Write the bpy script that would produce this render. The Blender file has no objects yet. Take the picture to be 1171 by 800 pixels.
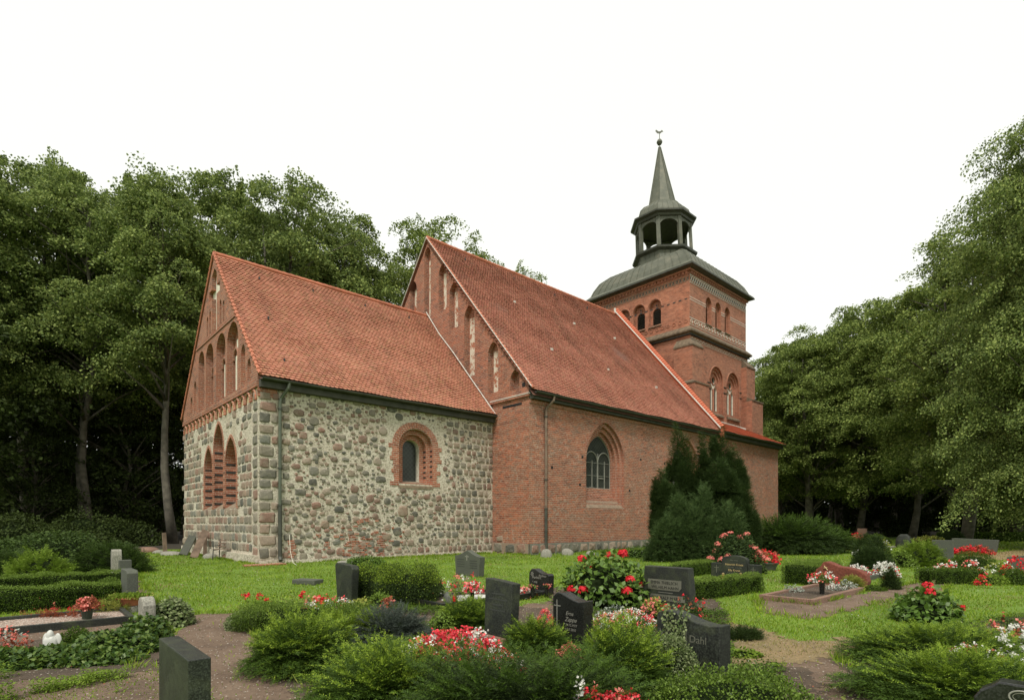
import bpy, bmesh, math, random
import numpy as np
from mathutils import Vector, Matrix
from mathutils.geometry import tessellate_polygon
R=math.radians; PI=math.pi
rng=np.random.default_rng(7); random.seed(7)
S=bpy.context.scene; C=S.collection
# ---------------------------------------------------------------- camera, sky, sun, exposure
F=635.0; HY=596.0                                   # focal length and horizon row of the 1171 x 800 photograph
cam=bpy.data.cameras.new('camera'); camo=bpy.data.objects.new('camera',cam); C.objects.link(camo)
camo.location=(0,0,1.6); camo.rotation_euler=(R(90),0,0)
cam.sensor_width=36; cam.lens=36*F/1171; cam.shift_y=(HY-400)/1171; cam.clip_start=.05; cam.clip_end=1500
S.camera=camo
W=bpy.data.worlds.new('World'); S.world=W; W.use_nodes=True
nt=W.node_tree; bg=nt.nodes['Background']; bg.inputs['Strength'].default_value=.12
SUN_EL,SUN_AZ=56,192                                  # azimuth measured clockwise from +Y
sky=nt.nodes.new('ShaderNodeTexSky'); sky.sky_type='NISHITA'; sky.sun_disc=False
sky.sun_elevation=R(SUN_EL); sky.sun_rotation=R(SUN_AZ); sky.dust_density=3
hs=nt.nodes.new('ShaderNodeHueSaturation'); hs.inputs['Saturation'].default_value=.05
nt.links.new(sky.outputs[0],hs.inputs['Color'])
mx=nt.nodes.new('ShaderNodeMix'); mx.data_type='RGBA'; mx.inputs[0].default_value=.93
mx.inputs[7].default_value=(8.35,8.5,7.95,1)
nt.links.new(hs.outputs[0],mx.inputs[6]); nt.links.new(mx.outputs[2],bg.inputs[0])
sl=bpy.data.lights.new('sun','SUN'); sl.energy=3.1; sl.angle=R(12); sl.color=(1,.95,.87)
so=bpy.data.objects.new('sun',sl); C.objects.link(so)
az=R(SUN_AZ); el=R(SUN_EL); sd=Vector((math.sin(az)*math.cos(el),math.cos(az)*math.cos(el),math.sin(el)))
so.rotation_euler=(-sd).to_track_quat('-Z','Y').to_euler()
S.view_settings.view_transform='Standard'; S.view_settings.look='None'; S.view_settings.gamma=1
S.view_settings.use_curve_mapping=False; S.view_settings.exposure=0.12
S.render.engine='CYCLES'
S.cycles.max_bounces=5; S.cycles.diffuse_bounces=3; S.cycles.glossy_bounces=2; S.cycles.transmission_bounces=3; S.cycles.transparent_max_bounces=4
# ---------------------------------------------------------------- places
TH=R(47.8); O=np.array([-9.45,20.7]); U=np.array([math.sin(TH),math.cos(TH)]); V=np.array([-math.cos(TH),math.sin(TH)])
CR=R(90)-TH                                          # rotation of the church about z
Lc,Wc,p=11.4,11.8,2.7
def G(px,py,z=0.0):                                  # ground point seen at a pixel of the photograph
    D=(1.6-z)*F/(py-HY); return np.array([(px-585.5)/F*D,D])
def GD(px,D): return np.array([(px-585.5)/F*D,D])
def ZH(py,D): return 1.6+(HY-py)/F*D
# ---------------------------------------------------------------- object helpers
def tag(o,label=None,cat=None,group=None,kind=None):
    if label:o['label']=label
    if cat:o['category']=cat
    if group:o['group']=group
    if kind:o['kind']=kind
    return o
def empty(name,loc=(0,0,0),rz=0,**k):
    o=bpy.data.objects.new(name,None); C.objects.link(o); o.location=loc; o.rotation_euler=(0,0,rz); o.empty_display_size=.1
    return tag(o,**k)
def auto_uv(me):
    n=len(me.polygons)
    if n==0: return
    nl=len(me.loops)
    nor=np.empty(n*3); me.polygons.foreach_get('normal',nor); nor=nor.reshape(-1,3)
    tot=np.empty(n,dtype=np.int32); me.polygons.foreach_get('loop_total',tot)
    vi=np.empty(nl,dtype=np.int32); me.loops.foreach_get('vertex_index',vi)
    co=np.empty(len(me.vertices)*3); me.vertices.foreach_get('co',co); co=co.reshape(-1,3)
    flat=np.abs(nor[:,2])>.97
    u=np.stack([-nor[:,1],nor[:,0],np.zeros(n)],1); u[flat]=(1,0,0)
    u/=np.linalg.norm(u,axis=1,keepdims=True)+1e-9
    # flip to a common sense so courses continue round corners
    s=np.where(np.abs(u[:,0])>np.abs(u[:,1]),np.sign(u[:,0]),np.sign(u[:,1])); u*=s[:,None]
    v=np.cross(nor,u); v*=np.where(v[:,2]<0,-1,1)[:,None]
    fi=np.repeat(np.arange(n),tot); P=co[vi]
    uv=np.stack([(P*u[fi]).sum(1),(P*v[fi]).sum(1)],1)
    l=me.uv_layers.new(name='UVMap'); l.data.foreach_set('uv',uv.ravel())
class MB:
    def __init__(s): s.v=[];s.f=[];s.m=[]
    def add(s,vs,fs,mi=0):
        b=len(s.v); s.v+= [tuple(map(float,q)) for q in vs]
        for f in fs: s.f.append(tuple(b+i for i in f)); s.m.append(mi)
    def box(s,x0,x1,y0,y1,z0,z1,mi=0):
        s.add([(x0,y0,z0),(x1,y0,z0),(x1,y1,z0),(x0,y1,z0),(x0,y0,z1),(x1,y0,z1),(x1,y1,z1),(x0,y1,z1)],
              [(3,2,1,0),(4,5,6,7),(0,1,5,4),(1,2,6,5),(2,3,7,6),(3,0,4,7)],mi)
    def prism(s,poly,a,b,axis=1,mi=0):
        """poly in the plane of the two other axes, extruded from a to b"""
        n=len(poly)
        def P(q,w):
            if axis==1: return (q[0],w,q[1])
            if axis==0: return (w,q[0],q[1])
            return (q[0],q[1],w)
        s.add([P(q,a) for q in poly]+[P(q,b) for q in poly],
              [tuple(range(n)),tuple(range(2*n-1,n-1,-1))]+[(i,i+n,(i+1)%n+n,(i+1)%n) for i in range(n)],mi)
    def tube(s,pts,r,n=8,mi=0,cap=True):
        pts=[Vector(q) for q in pts]; rs=r if isinstance(r,(list,tuple)) else [r]*len(pts); b=len(s.v)
        for i,q in enumerate(pts):
            d=(pts[min(i+1,len(pts)-1)]-pts[max(i-1,0)]).normalized()
            a=d.orthogonal().normalized() if i==0 else (a-d*a.dot(d)).normalized()
            c=d.cross(a)
            for k in range(n):
                w=2*PI*k/n; s.v.append(tuple(q+(a*math.cos(w)+c*math.sin(w))*rs[i]))
        for i in range(len(pts)-1):
            for k in range(n):
                s.f.append((b+i*n+k,b+i*n+(k+1)%n,b+(i+1)*n+(k+1)%n,b+(i+1)*n+k)); s.m.append(mi)
        if cap:
            s.f.append(tuple(b+k for k in range(n-1,-1,-1))); s.m.append(mi)
            s.f.append(tuple(b+(len(pts)-1)*n+k for k in range(n))); s.m.append(mi)
    def rings(s,rings,mi=0,cap0=False,cap1=False):
        b=len(s.v); n=len(rings[0])
        for r_ in rings: s.v+=[tuple(map(float,q)) for q in r_]
        for i in range(len(rings)-1):
            for k in range(n): s.f.append((b+i*n+k,b+i*n+(k+1)%n,b+(i+1)*n+(k+1)%n,b+(i+1)*n+k)); s.m.append(mi)
        if cap0: s.f.append(tuple(b+k for k in range(n-1,-1,-1))); s.m.append(mi)
        if cap1: s.f.append(tuple(b+(len(rings)-1)*n+k for k in range(n))); s.m.append(mi)
    def mesh(s,name,mats,smooth=False,uv=True):
        me=bpy.data.meshes.new(name); me.from_pydata(s.v,[],s.f)
        for m in (mats if isinstance(mats,(list,tuple)) else [mats]): me.materials.append(m)
        me.polygons.foreach_set('material_index',s.m)
        if smooth: me.polygons.foreach_set('use_smooth',[True]*len(s.f))
        me.update()
        if uv: auto_uv(me)
        return me
    def build(s,name,mats,parent=None,smooth=False,bevel=0,uv=True,loc=(0,0,0),rz=0,**k):
        o=bpy.data.objects.new(name,s.mesh(name,mats,smooth,uv)); C.objects.link(o)
        if parent: o.parent=parent
        o.location=loc; o.rotation_euler=(0,0,rz)
        if bevel:
            m=o.modifiers.new('bevel','BEVEL'); m.width=bevel; m.segments=2; m.limit_method='ANGLE'; m.angle_limit=R(35)
        return tag(o,**k)
def np_mesh(name,Vs,Fs,mats,mi=None,smooth=False):
    """Vs (n,3); Fs list of (m,k) index arrays"""
    me=bpy.data.meshes.new(name); me.vertices.add(len(Vs)); me.vertices.foreach_set('co',np.asarray(Vs,dtype=np.float32).ravel())
    lt=np.concatenate([np.full(len(f),f.shape[1],dtype=np.int32) for f in Fs]); li=np.concatenate([f.ravel() for f in Fs]).astype(np.int32)
    me.loops.add(len(li)); me.loops.foreach_set('vertex_index',li)
    me.polygons.add(len(lt)); ls=np.concatenate([[0],np.cumsum(lt)[:-1]]).astype(np.int32)
    me.polygons.foreach_set('loop_start',ls); me.polygons.foreach_set('loop_total',lt)
    for m in mats: me.materials.append(m)
    if mi is not None: me.polygons.foreach_set('material_index',np.asarray(mi,dtype=np.int32))
    if smooth: me.polygons.foreach_set('use_smooth',np.ones(len(lt),dtype=bool))
    me.update(calc_edges=True); return me
def link(name,me,parent=None,loc=(0,0,0),rz=0,**k):
    o=bpy.data.objects.new(name,me); C.objects.link(o)
    if parent:o.parent=parent
    o.location=loc;o.rotation_euler=(0,0,rz); return tag(o,**k)
# ---------------------------------------------------------------- materials
class NT:
    def __init__(s,name):
        s.m=bpy.data.materials.new(name); s.m.use_nodes=True; s.t=s.m.node_tree; s.b=s.t.nodes['Principled BSDF']
    def n(s,typ,**k):
        x=s.t.nodes.new('ShaderNode'+typ)
        for a,b in k.items():
            if a.startswith('i_'):
                key=a[2:]; x.inputs[int(key) if key.isdigit() else key].default_value=b
            else: setattr(x,a,b)
        return x
    def l(s,a,b): s.t.links.new(a,b); return a
    def math(s,op,a,b=None,c=None):
        x=s.n('Math',operation=op)
        for i,q in enumerate((a,b,c)):
            if q is None: continue
            if isinstance(q,(int,float)): x.inputs[i].default_value=q
            else: s.l(q,x.inputs[i])
        return x.outputs[0]
    def mix(s,fac,a,b,mode='MIX'):
        x=s.n('Mix',data_type='RGBA',blend_type=mode)
        for i,q in ((0,fac),(6,a),(7,b)):
            if isinstance(q,(int,float)): x.inputs[i].default_value=q
            elif isinstance(q,tuple): x.inputs[i].default_value=(*q[:3],1)
            else: s.l(q,x.inputs[i])
        return x.outputs[2]
    def noise(s,scale,detail=4,vec=None,rough=.5,dist=0):
        x=s.n('TexNoise'); x.inputs['Scale'].default_value=scale; x.inputs['Detail'].default_value=detail; x.inputs['Roughness'].default_value=rough; x.inputs['Distortion'].default_value=dist
        if vec is not None: s.l(vec,x.inputs['Vector'])
        return x
    def ramp(s,fac,stops,interp='LINEAR'):
        x=s.n('ValToRGB'); e=x.color_ramp; e.interpolation=interp
        while len(e.elements)<len(stops): e.elements.new(.5)
        for q,(a,c) in zip(e.elements,stops):
            q.position=a; q.color=(c,c,c,1) if isinstance(c,(int,float)) else (*c[:3],1)
        s.l(fac,x.inputs[0]); return x.outputs[0]
    def coord(s,w='Object'): return s.n('TexCoord').outputs[w]
    def bump(s,h,strength=.5,dist=.01):
        x=s.n('Bump'); x.inputs['Strength'].default_value=strength; x.inputs['Distance'].default_value=dist
        s.l(h,x.inputs['Height']); s.l(x.outputs[0],s.b.inputs['Normal'])
    def base(s,c):
        if isinstance(c,tuple): s.b.inputs['Base Color'].default_value=(*c[:3],1)
        else: s.l(c,s.b.inputs['Base Color'])
    def rough(s,r):
        if isinstance(r,(int,float)): s.b.inputs['Roughness'].default_value=r
        else: s.l(r,s.b.inputs['Roughness'])
def simple(name,c,rough=.7,var=.25,scale=6,metal=0,bump=.2):
    t=NT(name); k=t.noise(scale,5,t.coord()); d=tuple(x*(1-var) for x in c); e=tuple(min(1,x*(1+var)) for x in c)
    t.base(t.ramp(k.outputs[0],[(.3,d),(.7,e)])); t.rough(rough); t.b.inputs['Metallic'].default_value=metal
    if bump: t.bump(k.outputs[0],bump,.01)
    return t.m
def brick_mat(name,cols,mortar=(.42,.37,.29),w=.25,h=.092,mw=.05,mh=.13,stain=(.16,.13,.10),stain_amt=.5,white=.0,fine=.0):
    t=NT(name); uv=t.coord('UV')
    wob=t.noise(1.7,2,uv); wv=t.n('VectorMath',operation='MULTIPLY_ADD'); t.l(wob.outputs['Color'],wv.inputs[0]); wv.inputs[1].default_value=(.05,.035,0); t.l(uv,wv.inputs[2])
    sp=t.n('SeparateXYZ'); t.l(wv.outputs[0],sp.inputs[0])
    vv=t.math('DIVIDE',sp.outputs[1],h); row=t.math('FLOOR',vv)
    off=t.math('MULTIPLY',t.math('FRACT',t.math('MULTIPLY',row,.5)),1.0)
    rr=t.n('TexWhiteNoise',noise_dimensions='1D'); t.l(row,rr.inputs['W'])
    uu=t.math('ADD',t.math('ADD',t.math('DIVIDE',sp.outputs[0],w),off),t.math('MULTIPLY',rr.outputs[0],.25)); col=t.math('FLOOR',uu)
    fu=t.math('FRACT',uu); fv=t.math('FRACT',vv)
    du=t.math('MINIMUM',fu,t.math('SUBTRACT',1,fu)); dv=t.math('MINIMUM',fv,t.math('SUBTRACT',1,fv))
    jit=t.noise(9,3,uv)
    a=t.math('GREATER_THAN',du,t.math('MULTIPLY',jit.outputs[0],mw)); b=t.math('GREATER_THAN',dv,t.math('MULTIPLY',jit.outputs[0],mh*1.25))
    mask=t.math('MULTIPLY',a,b)
    cv=t.n('CombineXYZ'); t.l(col,cv.inputs[0]); t.l(row,cv.inputs[1])
    wn=t.n('TexWhiteNoise',noise_dimensions='2D'); t.l(cv.outputs[0],wn.inputs['Vector'])
    big=t.noise(.45,4,uv,rough=.6)
    k=t.math('ADD',t.math('MULTIPLY',wn.outputs[0],.62),t.math('MULTIPLY',t.math('SUBTRACT',big.outputs[0],.3),.8))
    bc=t.ramp(k,[(i/(len(cols)-1),c) for i,c in enumerate(cols)])
    md=t.n('VectorMath',operation='MULTIPLY'); t.l(uv,md.inputs[0]); md.inputs[1].default_value=(1.0,2.6,1); mid=t.noise(1.5,5,md.outputs[0],rough=.7); bc=t.mix(.85,bc,t.ramp(mid.outputs[0],[(.3,.5),(.5,.95),(.7,1.35)]),'MULTIPLY'); grain=t.noise(30,4,uv); bc=t.mix(.35,bc,t.ramp(grain.outputs[0],[(.3,.25),(.7,1.0)]),'MULTIPLY')
    sm=t.noise(.9,6,uv,rough=.65); bc=t.mix(t.math('MULTIPLY',t.ramp(sm.outputs[0],[(.45,0.),(.7,1.)]),stain_amt),bc,stain)
    if white:
        wn2=t.noise(5.5,6,uv,rough=.8,dist=.6); wn3=t.noise(.7,3,uv); bc=t.mix(t.math('MULTIPLY',t.math('MULTIPLY',t.ramp(wn2.outputs[0],[(.52,0.),(.60,1.)]),t.ramp(wn3.outputs[0],[(.42,.25),(.6,1.)])),white),bc,(.56,.50,.41))
    mo=t.mix(t.noise(3,4,uv).outputs[0],tuple(x*.6 for x in mortar),tuple(min(1,x*1.25) for x in mortar))
    t.base(t.mix(mask,mo,bc)); t.rough(.88)
    t.bump(t.math('ADD',t.math('MULTIPLY',mask,1.0),t.math('MULTIPLY',grain.outputs[0],.4)),.7,.012)
    return t.m
RED=[(.10,.055,.04),(.22,.075,.04),(.34,.11,.055),(.42,.15,.075),(.30,.16,.10),(.48,.20,.10)]
M={}
M['brick_old']=brick_mat('old_brick',[(.12,.045,.03),(.28,.08,.042),(.42,.125,.06),(.25,.11,.07),(.46,.155,.075),(.40,.18,.11)],stain=(.19,.11,.075),stain_amt=.55,white=.33,mortar=(.46,.37,.27),mw=.04,mh=.11)
M['brick_gable']=brick_mat('gable_brick',[(.10,.05,.04),(.25,.085,.05),(.38,.12,.06),(.30,.12,.07),(.44,.16,.08)],stain=(.24,.13,.09),stain_amt=.35,white=.15,mortar=(.46,.37,.28),mw=.04,mh=.11)
M['brick_tower']=brick_mat('tower_brick',[(.20,.07,.04),(.34,.12,.065),(.42,.155,.085),(.46,.18,.10),(.52,.22,.13)],stain=(.30,.15,.10),stain_amt=.35,mortar=(.40,.27,.2),mh=.10)
M['brick_new']=brick_mat('surround_brick',[(.24,.08,.045),(.36,.115,.06),(.44,.15,.08),(.50,.19,.10)],stain=(.25,.14,.1),stain_amt=.3,mortar=(.5,.42,.33))
M['plaster']=simple('niche_plaster',(.60,.56,.46),.9,.22,9)
M['plaster_tan']=simple('frieze_plaster',(.42,.33,.19),.9,.35,5)
def mortar_mat():
    t=NT('rubble_mortar'); o=t.coord(); a=t.noise(.8,6,o,rough=.7); b=t.noise(11,5,o,rough=.7); c=t.ramp(a.outputs[0],[(.3,(.44,.37,.275)),(.5,(.585,.53,.425)),(.68,(.66,.61,.50))])
    c=t.mix(t.ramp(b.outputs[0],[(.33,.75),(.5,0.)]),c,(.20,.16,.11))
    v=t.n('TexVoronoi'); v.inputs['Scale'].default_value=7; t.l(o,v.inputs['Vector'])
    c=t.mix(t.math('MULTIPLY',t.math('LESS_THAN',v.outputs[0],.2),t.ramp(t.noise(1.3,2,o).outputs[0],[(.45,0.),(.6,.8)])),c,v.outputs['Color']);
    # the chips take a muted stone colour rather than the raw cell colour
    t.base(t.mix(.0,c,c)); x=t.mix(t.math('MULTIPLY',t.math('LESS_THAN',v.outputs[0],.22),t.ramp(t.noise(1.3,2,o).outputs[0],[(.42,0.),(.55,.85)])),t.mix(t.ramp(b.outputs[0],[(.36,.85),(.52,0.)]),t.ramp(a.outputs[0],[(.3,(.44,.37,.275)),(.5,(.585,.53,.425)),(.68,(.66,.61,.50))]),(.20,.16,.11)),(.19,.14,.11))
    t.base(x); t.rough(.95); t.bump(b.outputs[0],1.0,.07); return t.m
M['mortar']=mortar_mat()
def stone_mat():
    t=NT('field_stone'); g=t.n('NewGeometry'); o=t.coord()
    c=t.ramp(g.outputs['Random Per Island'],[(0,(.09,.088,.072)),(.14,(.15,.14,.11)),(.3,(.24,.205,.155)),(.46,(.28,.20,.145)),(.58,(.17,.17,.14)),(.72,(.32,.26,.20)),(.86,(.26,.15,.11)),(1,(.17,.12,.09))])
    n=t.noise(22,5,o,rough=.7); n2=t.noise(5,3,o)
    c=t.mix(.55,c,t.ramp(n.outputs[0],[(.3,.35),(.7,1.3)]),'MULTIPLY'); c=t.mix(t.ramp(n2.outputs[0],[(.5,0.),(.7,.5)]),c,(.30,.27,.2))
    t.base(c); t.rough(.9); t.bump(n.outputs[0],.6,.02); return t.m
M['stone']=stone_mat()
def tile_mat(name,cols,moss=.0):
    t=NT(name); g=t.n('NewGeometry'); o=t.coord()
    c=t.ramp(g.outputs['Random Per Island'],[(i/(len(cols)-1),q) for i,q in enumerate(cols)])
    sc_=t.n('VectorMath',operation='MULTIPLY'); t.l(o,sc_.inputs[0]); sc_.inputs[1].default_value=(1.4,.35,.35); big=t.noise(.8,6,sc_.outputs[0],rough=.7); c=t.mix(.7,c,t.ramp(big.outputs[0],[(.3,.62),(.5,1.0),(.7,1.15)]),'MULTIPLY')
    n=t.noise(14,5,o,rough=.7); c=t.mix(.3,c,t.ramp(n.outputs[0],[(.3,.5),(.7,1.1)]),'MULTIPLY')
    if moss:
        m=t.noise(5,6,o,rough=.8); c=t.mix(t.math('MULTIPLY',t.ramp(m.outputs[0],[(.5,0.),(.62,1.)]),moss),c,(.27,.22,.08))
    t.base(c); t.rough(.85); t.bump(n.outputs[0],.3,.006); return t.m
M['tile_ch']=tile_mat('chancel_tile',[(.33,.12,.07),(.40,.152,.092),(.45,.18,.115),(.38,.16,.10)],.4)
M['tile_nv']=tile_mat('nave_tile',[(.27,.088,.054),(.335,.115,.072),(.385,.14,.09),(.31,.125,.08)],.25)
M['tile_new']=tile_mat('annex_tile',[(.46,.12,.06),(.52,.15,.08)],.0)
M['ridge']=simple('ridge_tile',(.40,.14,.08),.85,.25,3)
M['under']=simple('roof_underlay',(.14,.06,.04),.9,.2,2)
M['lead']=simple('pale_flashing',(.50,.47,.42),.6,.2,5)
M['gutter']=simple('dark_gutter_metal',(.05,.052,.04),.55,.3,3)
M['zinc']=simple('green_drainpipe',(.085,.10,.07),.5,.2,3)
M['eave']=simple('eaves_board_and_shadow',(.05,.05,.038),.8,.3,3)  # dark board; its colour also carries the shadow under the eaves
M['sill']=simple('sill_stone',(.21,.155,.105),.85,.25,7)
M['moss_stone']=simple('mossy_stone',(.13,.095,.06),.9,.4,5)
def copper():
    t=NT('weathered_sheet_roof'); uv=t.coord('UV'); n=t.noise(.9,6,uv,rough=.7); n2=t.noise(8,4,uv)
    c=t.ramp(n.outputs[0],[(.3,(.065,.072,.05)),(.5,(.10,.105,.075)),(.7,(.17,.16,.115))]); c=t.mix(.4,c,t.ramp(n2.outputs[0],[(.3,.6),(.7,1.1)]),'MULTIPLY')
    t.base(c); t.rough(.6); t.b.inputs['Metallic'].default_value=.15; t.bump(n2.outputs[0],.15,.01); return t.m
M['sheet']=copper()
def glass():
    t=NT('leaded_window_glass'); uv=t.coord('UV'); sp=t.n('SeparateXYZ'); t.l(uv,sp.inputs[0])
    a=t.math('FRACT',t.math('MULTIPLY',t.math('ADD',sp.outputs[0],sp.outputs[1]),4.6)); b=t.math('FRACT',t.math('MULTIPLY',t.math('SUBTRACT',sp.outputs[0],sp.outputs[1]),4.6))
    m=t.math('MAXIMUM',t.math('LESS_THAN',a,.16),t.math('LESS_THAN',b,.16)); n=t.noise(2.3,4,uv)
    t.base(t.mix(m,t.ramp(n.outputs[0],[(.35,(.006,.008,.006)),(.65,(.03,.036,.03))]),(.045,.05,.042))); t.rough(.4); return t.m
M['glass']=glass()
M['win_bar']=simple('window_bar',(.22,.22,.185),.7,.2,5)
M['louvre']=simple('louvre_board',(.06,.06,.05),.8,.3,5)
M['white_stone']=simple('white_glazed_band',(.62,.58,.50),.8,.2,8)
M['dark_brick']=simple('dark_glazed_brick',(.035,.035,.03),.55,.4,6)
M['wood_dark']=simple('weathered_timber',(.17,.12,.085),.9,.35,5)
M['blackhole']=simple('dark_hole',(.01,.01,.01),.9,.1,2,bump=0)
M['iron']=simple('dark_iron',(.03,.03,.028),.6,.3,5,bump=0)

def patchy_plaster():
    t=NT('flaking_plaster'); o=t.coord(); a=t.noise(3.2,7,o,rough=.75); b=t.noise(14,4,o)
    c=t.mix(t.ramp(b.outputs[0],[(.3,0.),(.7,1.)]),(.36,.12,.06),(.27,.10,.055)); d=t.mix(t.ramp(b.outputs[0],[(.3,0.),(.7,1.)]),(.50,.45,.36),(.62,.56,.45))
    t.base(t.mix(t.ramp(a.outputs[0],[(.44,0.),(.50,1.)]),c,d)); t.rough(.9); t.bump(a.outputs[0],.5,.02); return t.m
M['flaking']=patchy_plaster()
# ---------------------------------------------------------------- the church (local axes: x west along the south wall, y north, z up)
church=empty('church',(O[0],O[1],0),CR,label='old fieldstone and red brick village church with tiled roofs and a copper lantern tower',cat='church')
def arch(cx,w,z0,zs,zt,kind='p',n=9):
    hw=w/2; L=[(cx-hw,z0),(cx+hw,z0)]; h=zt-zs
    if kind=='p' and h>hw:
        Rr=(hw*hw+h*h)/(2*hw); a1=math.atan2(h,Rr-hw)
        rt=[(cx+hw-Rr+Rr*math.cos(a1*i/n),zs+Rr*math.sin(a1*i/n)) for i in range(n+1)]
        lf=[(2*cx-x,z) for x,z in rt[:-1]][::-1]; return L+rt+lf
    m=2*n
    return L+[(cx+hw*math.cos(PI*i/m),zs+h*math.sin(PI*i/m)) for i in range(m+1)]
def P3(fr,q,d=0):
    """fr=(axis,value,sign): the wall plane; q=(along,z); d=depth into the wall"""
    ax,val,sg=fr
    return (val+sg*d,q[0],q[1]) if ax==0 else (q[0],val+sg*d,q[1])
def orient(fr,tri,flip=False):
    return tri
def panel(mb,fr,outline,holes,mi=0,d=0):
    loops=[[Vector((a,b,0)) for a,b in outline]]+[[Vector((a,b,0)) for a,b in h] for h in holes]
    tris=tessellate_polygon(loops); pts=[q for l in loops for q in l]
    # both wall types used face -x or -y: along/z ordering decides the winding
    vs=[P3(fr,(q.x,q.y),d) for q in pts]; out=[]
    for t in tris:
        a,b,c=[Vector(vs[i]) for i in t]; n=(b-a).cross(c-a); k=n.x if fr[0]==0 else n.y
        out.append(t if k*fr[2]<0 else (t[0],t[2],t[1]))
    mb.add(vs,out,mi)
def reveal(mb,fr,poly,d0,d1,mi=0):
    n=len(poly); vs=[P3(fr,q,d0) for q in poly]+[P3(fr,q,d1) for q in poly]
    cx=sum(q[0] for q in poly)/n; cz=sum(q[1] for q in poly)/n; cen=Vector(P3(fr,(cx,cz),(d0+d1)/2))
    for i in range(n):
        f=(i,(i+1)%n,(i+1)%n+n,i+n); a,b,c=[Vector(vs[j]) for j in f[:3]]; nn=(b-a).cross(c-a)
        if nn.dot(cen-a)<0: f=f[::-1]
        mb.add([vs[j] for j in f],[(0,1,2,3)],mi)
def ring_face(mb,fr,outer,inner,d,mi=0): panel(mb,fr,outer,[inner],mi,d)
def curve_bar(mb,fr,pts,r,d,mi=0,closed=False,n=6):
    q=[P3(fr,a,d) for a in pts]
    if closed: q=q+[q[0]]
    mb.tube(q,r,n,mi)
EG=(0,0.0,1); SG=(1,0.0,1); NG=(0,Lc,1); NS=(1,-p,1)
# ---- chancel walls
wall=MB()   # mats: 0 mortar, 1 gable brick, 2 new brick, 3 plaster, 4 tan plaster, 5 dark brick, 6 sill, 7 stone
CM=[M['mortar'],M['brick_gable'],M['brick_new'],M['plaster'],M['plaster_tan'],M['dark_brick'],M['sill'],M['stone'],M['blackhole']]
tri=[arch(6.98,1.42,2.15,3.9,5.05),arch(5.32,1.5,2.15,4.75,5.95),arch(3.50,1.55,2.15,3.95,5.15)]
# merge the three niches' surrounds: brick border drawn as its own flat zone round each opening
panel(wall,EG,[(0,0),(Wc,0),(Wc,6.2),(0,6.2)],tri,0)
for a in tri:
    reveal(wall,EG,a,0,.42,2); panel(wall,EG,a,[],2,.42)
for (c,w,zs) in ((6.98,1.42,3.9),(5.32,1.5,4.75),(3.50,1.55,3.95)):
    z=2.35
    while z<zs+.35:
        wall.box(.395,.415,c-w/2+.02,c+w/2-.02,z,z+.10,5)     # dark glazed courses at the back of the niche
        wall.box(.03,.40,c+w/2-.012,c+w/2-.004,z,z+.10,5)      # and on its far jamb
        z+=.33
    wall.tube([(.36,c-w*.22,2.2),(.36,c-w*.22,zs+.3)],.05,6,2)
    wall.add([(.0,c-w/2,2.16),(.0,c+w/2,2.16),(.4,c+w/2,2.42),(.4,c-w/2,2.42)],[(0,3,2,1)],6)
panel(wall,SG,[(0,0),(Lc,0),(Lc,7.15),(0,7.15)],[arch(6.85,1.80,3.30,4.95,5.80,'r')],0)
wall.add([(0,Wc,0),(Lc,Wc,0),(Lc,Wc,7.1),(0,Wc,7.1)],[(1,0,3,2)],0)
# chancel gable with its blind niches
gz=lambda y: 7.1+(13.62-7.1)*(1-abs(y-5.9)/5.95)
gn=[arch(8.15,1.08,6.95,9.2,9.78),arch(6.68,1.28,6.95,9.15,9.8),arch(4.86,1.42,6.95,9.1,9.82),arch(3.14,1.55,6.95,9.05,9.86),
    arch(1.74,.50,6.98,8.25,8.62),arch(1.0,.40,6.98,7.6,7.9),arch(10.1,.42,6.98,7.6,7.9),arch(9.36,.48,6.98,8.2,8.6),
    arch(7.05,.26,10.2,10.95,11.15),arch(6.6,.26,10.2,11.1,11.32),arch(4.88,.26,10.2,11.1,11.32),arch(4.42,.26,10.2,10.95,11.15)]
cross=[(5.5,10.15),(6.25,10.15),(6.25,11.75),(6.75,11.75),(6.75,12.15),(6.25,12.15),(6.25,12.75),(5.87,13.0),(5.5,12.75),(5.5,12.15),(5.0,12.15),(5.0,11.75),(5.5,11.75)]
panel(wall,EG,[(-.02,6.72),(Wc+.02,6.72),(Wc+.02,7.26),(5.9,13.62),(-.02,7.26)],gn+[cross],1,-.03)
for i,a in enumerate(gn):
    d=.28 if i<4 else .16
    reveal(wall,EG,a,-.03,d,1); panel(wall,EG,a,[],1 if i<4 else 3,d)
    if i<4:
        c=sum(q[0] for q in a[:2])/2; w=abs(a[1][0]-a[0][0])
        wall.box(d-.10,d-.002,c-.10,c+.10,6.96,8.7,1)                      # mullion of the paired blind lights
        for sgn in (-1,1):
            cc=c+sgn*w*.25
            curve_bar(wall,EG,[(cc+math.cos(PI*k/6)*w*.22,8.45+math.sin(PI*k/6)*w*.3) for k in range(7)],.06,d-.05,1)
        [wall.box(d-.012,d-.003,min(c+g_*.40*w,c+g_*.17*w),max(c+g_*.40*w,c+g_*.17*w),6.97,8.62,3) for g_ in (-1,1)]; wall.box(d-.008,d-.003,c-.34*w,c+.30*w,8.95,9.3,3)
reveal(wall,EG,cross,-.03,.14,1); panel(wall,EG,cross,[],3,.14)
wall.box(-.075,-.032,.02,Wc-.02,6.74,6.84,1); wall.box(-.07,-.032,2.75,9.05,9.98,10.08,1)
wall.box(-.085,-.03,-.03,Wc+.03,6.62,6.72,1)
panel(wall,EG,[(0,6.2),(Wc,6.2),(Wc,6.72),(0,6.72)],[],4,-.004)
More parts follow.
